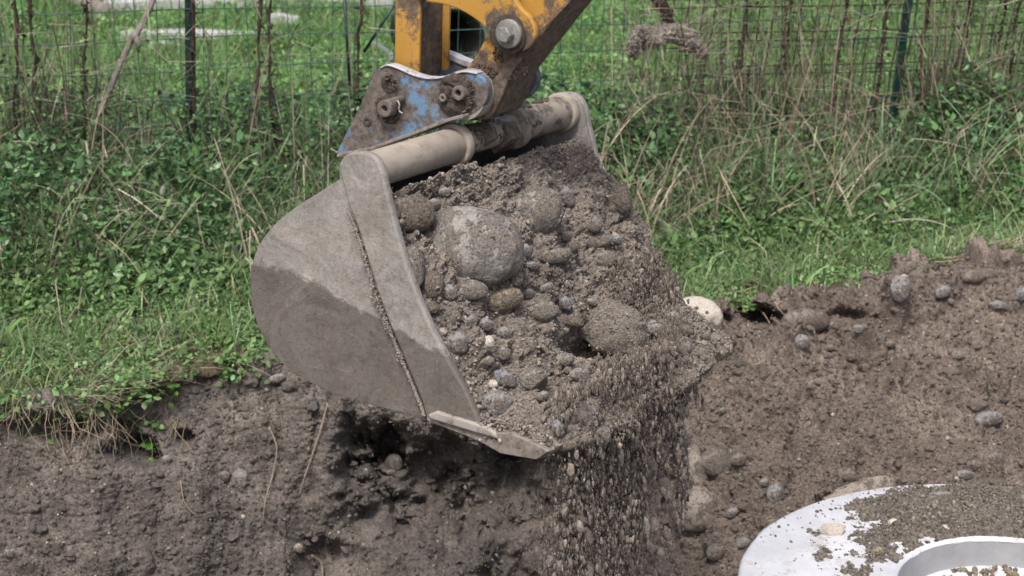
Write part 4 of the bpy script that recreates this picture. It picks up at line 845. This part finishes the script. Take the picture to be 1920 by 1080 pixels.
for V_, kd_, nv_ in CAKE:
    k_ = {'big': .10, 'soiled': .7, 'dusty': .12, 'brown': .16, 'grey': .08, 'blue': .05, 'ochre': .06, 'cream': .02}[kd_]
    m_ = fbm(nv_, 2.2, 3, len(V_)+int(V_[0, 0]*999) % 97) + .5*nv_[:, 1]; cand = np.where(((V_-V_.mean(0))@FW < .2*np.ptp(V_@FW)) & (m_ > np.quantile(m_, 1-k_)))[0]
    a_ = (np.ptp(V_@RT)*np.ptp(V_@UPV)); nn = int(a_*k_*60000); 
    if nn > 3 and len(cand): q_ = V_[RNG.choice(cand, nn)] + RNG.normal(0, .0015, (nn, 3)); ex.append(grains(q_, np.exp(RNG.normal(math.log(.0019), .4, nn)).clip(.001, .005), tints(nn, (.212, .19, .168), .28, .02), 1, seed=nn))
build_stuff('soil_grains', [(v, f, c)]+ex, M_GRAIN, 'coarse grains of soil sticking all over the heap in the bucket', False)
gl = np.random.default_rng(55)
for i in range(60):
    u_, v_ = gl.uniform(.12, .97), gl.uniform(.05, .92); q_ = Lp[int(v_*(ntt-1)), int(u_*(nu-1))]; px_, py_, _ = proj(q_); r_ = float(np.exp(gl.normal(math.log(8.5), .3)))
    if math.hypot(px_-887, py_-463) < 112 or math.hypot(px_-1006, py_-398) < 68 or (py_ < 400 and gl.uniform() < .5): continue
    rock(float(px_), float(py_), r_*gl.uniform(1, 1.5), r_, gl.uniform(-.8, .8), ['dusty', 'grey', 'brown', 'dusty'][i % 4], 'little dusty stone packed into the soil of the bucket load', 'load', gl.uniform(0, .3), 3, 900+i, 'little stones packed in the bucket load', .1)
# ---------------------------------------------------------------- falling soil: separate grains and clods in the air below the lip
n = 50000; g = np.random.default_rng(21)
t_ = g.uniform(.03, .89, n); edge = nr[-1]*(1-t_[:, None]) + fr[-1]*t_[:, None]; drop = g.uniform(-.10, .62, n); drop = np.where((t_ > .55) & (drop < -.02), -drop*3, drop)
st = edge + m_out*(g.normal(.03, .028, n)*(1+np.clip(drop, 0, 1)))[:, None] - AN*0; st[:, 2] -= drop; st[:, :2] += g.normal(0, .012, (n, 2))
x_, y_, _ = proj(st); dens = fbm(np.stack([x_/38, y_/190, x_*0], -1), 1., 3, 7)*1.3
jx = g.normal(0, 7, n); k = (x_+jx < 1306-.02*np.abs(y_-800)) & (x_+jx > 992) & (dens > -.42 - .4*(drop < .12) + .75*((x_ > 1215) & (y_ > 815)) + .12*(drop > .45)) & (x_+jx < 1306-.16*np.clip(y_-790, 0, 400)) & ~((x_ < 1030) & (y_ < 862)); st = st[k]; n = len(st)
rad = np.exp(g.normal(math.log(.0019), .62, n)).clip(.0009, .012)
tb = tints(n, (.205, .178, .155), .32, .02, g); s1 = grains(st, rad, tb, 1, (.8, .8, 2.1), 22)
# grains sliding over the far shoulder of the heap
n = 14000; idx = g.integers(0, len(LVt), 120000); lx, ly, _ = LQ[0][idx], LQ[1][idx], 0; idx = idx[(lx > 1120+(560-ly)*.15) & (ly > 470) & (lx < 1262)][:n]; n = len(idx)
p2 = LVt[idx] + m_out*g.uniform(.0, .035, n)[:, None]; p2[:, 2] -= g.uniform(0, .05, n); rad = np.exp(g.normal(math.log(.002), .5, n)).clip(.001, .008)
s2 = grains(p2, rad, tints(n, (.195, .17, .148), .3, .02, g), 1, (.85, .85, 1.9), 23)
n = 760; t_ = g.uniform(.03, .9, n); e = nr[-1]*(1-t_[:, None]) + fr[-1]*t_[:, None]; e[:, 2] -= g.uniform(-.08, .6, n); e += m_out*g.normal(.02, .025, n)[:, None]
x_, y_, _ = proj(e); e = e[(x_ < 1300-.2*np.clip(y_-800, 0, 400)) & (x_ > 992)]; n = len(e)
s3 = grains(e, np.exp(g.normal(math.log(.0078), .45, n)).clip(.004, .024), tints(n, (.225, .20, .178), .28, .02, g), 2, (.9, .9, 1.3), 24, .16)
n = 60; e = at(900, 900, 4.5) + np.stack([g.uniform(-.1, .16, n), g.normal(0, .05, n), g.uniform(-.25, .06, n)], -1); s4 = grains(e, g.uniform(.0015, .004, n), tints(n, (.2, .17, .14), .2, .04, g), 1, (.8, .8, 2), 25)
n = 60000; t_ = g.uniform(.03, .88, n); e = nr[-1]*(1-t_[:, None]) + fr[-1]*t_[:, None]; dq = g.uniform(-.14, .62, n); e[:, 2] -= dq; e += m_out*g.normal(.03, .035, n)[:, None]
x_, y_, _ = proj(e); dn2 = fbm(np.stack([x_/26, y_/120, x_*0], -1), 1., 3, 19); kq = (dn2 > -.15) & (x_+g.normal(0, 6, n) < 1302-.15*np.clip(y_-790, 0, 400)) & (x_ > 990); e = e[kq]; n = len(e)
s5 = grains(e, g.uniform(.0006, .0012, n), tints(n, (.215, .187, .163), .25, .02, g), 1, (.8, .8, 2.2), 29)
cc_ = g.integers(0, 30, 900); tc_ = g.uniform(.06, .88, 30); e0 = nr[-1]*(1-tc_[:, None]) + fr[-1]*tc_[:, None]; e0[:, 2] -= g.uniform(-.05, .55, 30); e = e0[cc_] + g.normal(0, 1, (900, 3))*np.array([.012, .012, .018]) + m_out*.045
x_, y_, _ = proj(e); e = e[(x_ < 1290-.2*np.clip(y_-800, 0, 400)) & (x_ > 995)]; n = len(e); s6 = grains(e, g.uniform(.003, .009, n), tints(n, (.22, .195, .17), .25, .02, g), 1, (.9, .9, 1.4), 30, .2)
build_stuff('falling_soil', [s1, s2, s3, s4, s5, s6], M_GRAIN, 'curtain of soil and small stones falling from the bucket lip', False)
# ---------------------------------------------------------------- soil clod caught in the vines
def clump(name, blobs, label):
    Vs, Fs_, Cs, off = [], [], [], 0; g = np.random.default_rng(77)
    for (px, py, rx, ry, a) in blobs:
        c = fence_pt(px, py, -.12); d_ = (c-CAM)@FW; V0, F0 = ICO[5]; nv = V0*(1+.3*fbm(V0+px, 1.6, 3, int(px))[:, None] + .12*fbm(V0+px, 6, 3, 5, .6, True)[:, None])
        ex_ = RT*math.cos(a)+UPV*math.sin(a); ey_ = -RT*math.sin(a)+UPV*math.cos(a); W = c + nv[:, :1]*ex_*rx/F*d_ + nv[:, 1:2]*ey_*ry/F*d_ + nv[:, 2:3]*FW*ry/F*d_
        Vs.append(W); Fs_.append(F0+off); off += len(W); Cs.append(np.tile([.30, .275, .245], (len(W), 1)))
        n = 420; v, f, cc = grains(W[g.integers(0, len(W), n)], g.uniform(.002, .0055, n), tints(n, (.31, .285, .25), .3, .02, g), 1, seed=int(px)); Vs.append(v); Fs_.append(f+off); Cs.append(cc); off += len(v)
    return tag(mesh(name, np.concatenate(Vs), np.concatenate(Fs_), M_LOAD, origin=fence_pt(1250, 60, -.12), col=np.concatenate(Cs)), label, 'clod')
clump('soil_clod', [(1192, 84, 13, 28, -.15), (1206, 62, 20, 15, .2), (1228, 74, 26, 17, .4), (1250, 62, 24, 17, -.2), (1276, 62, 24, 17, -.2), (1295, 80, 22, 20, -.6), (1314, 94, 14, 13, -.8)], 'lumpy pale soil clod caught in the dead vines right of the arm')
V, Fs = tube([fence_pt(1262, 62, -.1), fence_pt(1250, 30, -.1), fence_pt(1238, 5, -.1), fence_pt(1225, -30, -.1)], [.012, .02, .028, .03], 10); V += (fbm(V, 30, 3, 4)*.008)[:, None]
tag(mesh('dead_vine', V, Fs, M_VINE, origin=V[0]), 'thick brown dead vine stump holding up the pale soil clod', 'vine', 'dead vines climbing the fence')
# ---------------------------------------------------------------- concrete manhole ring
D0 = at(1875, 1100, 5.1); RO = .668; ring = empty('manhole_ring', (D0[0], D0[1], D0[2]-.9), 'white concrete manhole top with a round opening, littered with soil', 'manhole ring')
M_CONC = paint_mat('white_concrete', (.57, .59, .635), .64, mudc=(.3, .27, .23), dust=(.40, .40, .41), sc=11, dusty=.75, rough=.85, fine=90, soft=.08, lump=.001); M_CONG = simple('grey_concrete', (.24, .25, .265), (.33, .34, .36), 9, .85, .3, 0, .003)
HC = np.array([.035, 0]); HR = .292
th = np.arange(160)/160*2*math.pi; cs = np.stack([np.cos(th), np.sin(th)], 1)
def loop(r_, z, c_=(0, 0)): return np.concatenate([cs*r_ + D0[:2] + np.array(c_), np.full((160, 1), D0[2]+z)], 1)
def lathe(name, loops, mat):
    V = np.concatenate(loops); m_ = len(loops); f = np.array([[i*160+j, i*160+(j+1) % 160, (i+1)*160+(j+1) % 160, (i+1)*160+j] for i in range(m_-1) for j in range(160)]); return mesh(name, V, f, mat, ring)
jag = lambda L_, s, sd_: L_ + np.stack([fbm(L_, 9, 3, sd_)*s, fbm(L_, 9, 3, sd_+1)*s, L_[:, 0]*0], -1)
lathe('top_slab', [loop(RO-.01, -.14), jag(loop(RO, -.12), .004, 1), jag(loop(RO, -.012), .004, 2), loop(RO-.006, -.004), loop(RO-.016, 0), loop(.48, .002), loop(HR+.03, .001, HC), loop(HR+.008, -.002, HC), jag(loop(HR, -.010, HC), .003, 5)], M_CONC)
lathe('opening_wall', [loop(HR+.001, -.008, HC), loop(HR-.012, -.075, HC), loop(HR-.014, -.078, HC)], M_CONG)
lathe('inner_ledge', [loop(HR-.013, -.076, HC), loop(HR-.10, -.080, HC), loop(HR-.105, -.085, HC), loop(HR-.11, -.8, HC)], M_CONC)
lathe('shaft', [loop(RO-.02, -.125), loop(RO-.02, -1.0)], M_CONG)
# soil heaped on the ring
nx, ny = 300, 190; gx, gy = np.meshgrid(np.linspace(-.45, .45, nx), np.linspace(.03, .64, ny), indexing='ij')
Q = np.stack([gx+D0[0], gy+D0[1], gx*0], -1); rad_ = np.hypot(gx, gy); rh = np.hypot(gx-HC[0], gy)
dd = np.stack([(gx-.05)/.42, (rad_-.46)/.185], -1); msk = 1-np.hypot(dd[..., 0], dd[..., 1]); hgt = .05*np.clip(msk+.28*fbm(Q, 9, 3, 3)+.16*fbm(Q, 30, 2, 4), -1, 1)
hgt = hgt*np.where(hgt > 0, .75, 1) + .005*fbm(Q, 60, 3, 5, .6, True)
hgt = np.where((rh < HR+.014) | (rad_ > RO-.012), -.03, hgt); hgt = np.clip(hgt, -.012, .06)
V = Q.copy(); V[..., 2] = D0[2]+hgt; Vt = V.reshape(-1, 3)
F4 = grid_faces(nx, ny); ok = (hgt.reshape(-1)[F4] > -.004).any(1); F4 = F4[ok]
used, inv = np.unique(F4, return_inverse=True); Vt2 = Vt[used]; F4 = inv.reshape(-1, 4)
hp = mesh('soil_heap', Vt2, F4, M_LOAD, col=np.tile([.155, .139, .12], (len(Vt2), 1))); tag(hp, 'thin heap of grey brown soil spilled over the white concrete ring', kind='stuff')
on = Vt[(hgt.reshape(-1) > 0)]; n = 11000; a_ = on[RNG.integers(0, len(on), n)] + RNG.normal(0, .002, (n, 3)); r1 = np.exp(RNG.normal(math.log(.0026), .5, n)).clip(.0012, .011)
gsets = [grains(a_, r1, tints(n, (.165, .149, .13), .38, .02), 1, seed=31)]
n = 1100; an = RNG.uniform(1.3, 3.2, n); rr_ = RNG.uniform(HR+.03, RO-.01, n); cx = D0[0]+np.cos(an)*rr_; cy = D0[1]+np.sin(an)*rr_
kk = RNG.uniform(0, 1, n) < np.exp(-((an-1.7)/.75)**2)+.06; r2 = np.exp(RNG.normal(math.log(.0024), .5, n)).clip(.001, .009)
a_ = np.stack([cx, cy, D0[2]+r2*.5], -1)[kk]; gsets.append(grains(a_, r2[kk], tints(kk.sum(), (.17, .152, .13), .25, .03), 1, seed=32))
n = 700; an = RNG.uniform(.6, 2.6, n); rr_ = RNG.uniform(HR-.10, HR-.02, n); kk = patchy(np.cos(an)*3, rr_*6, 3, 8) > .0
a_ = np.stack([D0[0]+HC[0]+np.cos(an)*rr_, D0[1]+np.sin(an)*rr_, np.full(n, D0[2]-.074)], -1)[kk]; gsets.append(grains(a_, RNG.uniform(.002, .009, kk.sum()), tints(kk.sum(), (.19, .16, .12), .25, .05), 1, seed=33))
build_stuff('ring_grit', gsets, M_GRAIN, 'grit and crumbs scattered over the white concrete ring', False)
def ring_stone(px, py, rx, ry, kd, lb, sd_):
    r = ray(px, py); p = CAM + r*((D0[2]+.012-H)/r[2]); d_ = (p-CAM)@FW; rock(px, py, rx, ry, .1, kd, lb, d_, 0, 4, sd_, 'stones on the concrete ring', .14)
ring_stone(1563, 993, 25, 17, 'cream', 'pale smooth pebble on the bare white part of the concrete ring', 3)
ring_stone(1647, 1036, 12, 11, 'ochre', 'small brown stone on the concrete ring near its round opening', 5)
ring_stone(1762, 930, 24, 9, 'grey', 'flat dark stone lying in the soil on the concrete ring', 6)
ring_stone(1675, 980, 11, 8, 'cream', 'small pale pebble in the soil on the ring, nearer its rim', 7)
ring_stone(1772, 991, 8, 7, 'cream', 'tiny pale pebble in the soil on the ring beside the opening', 8)
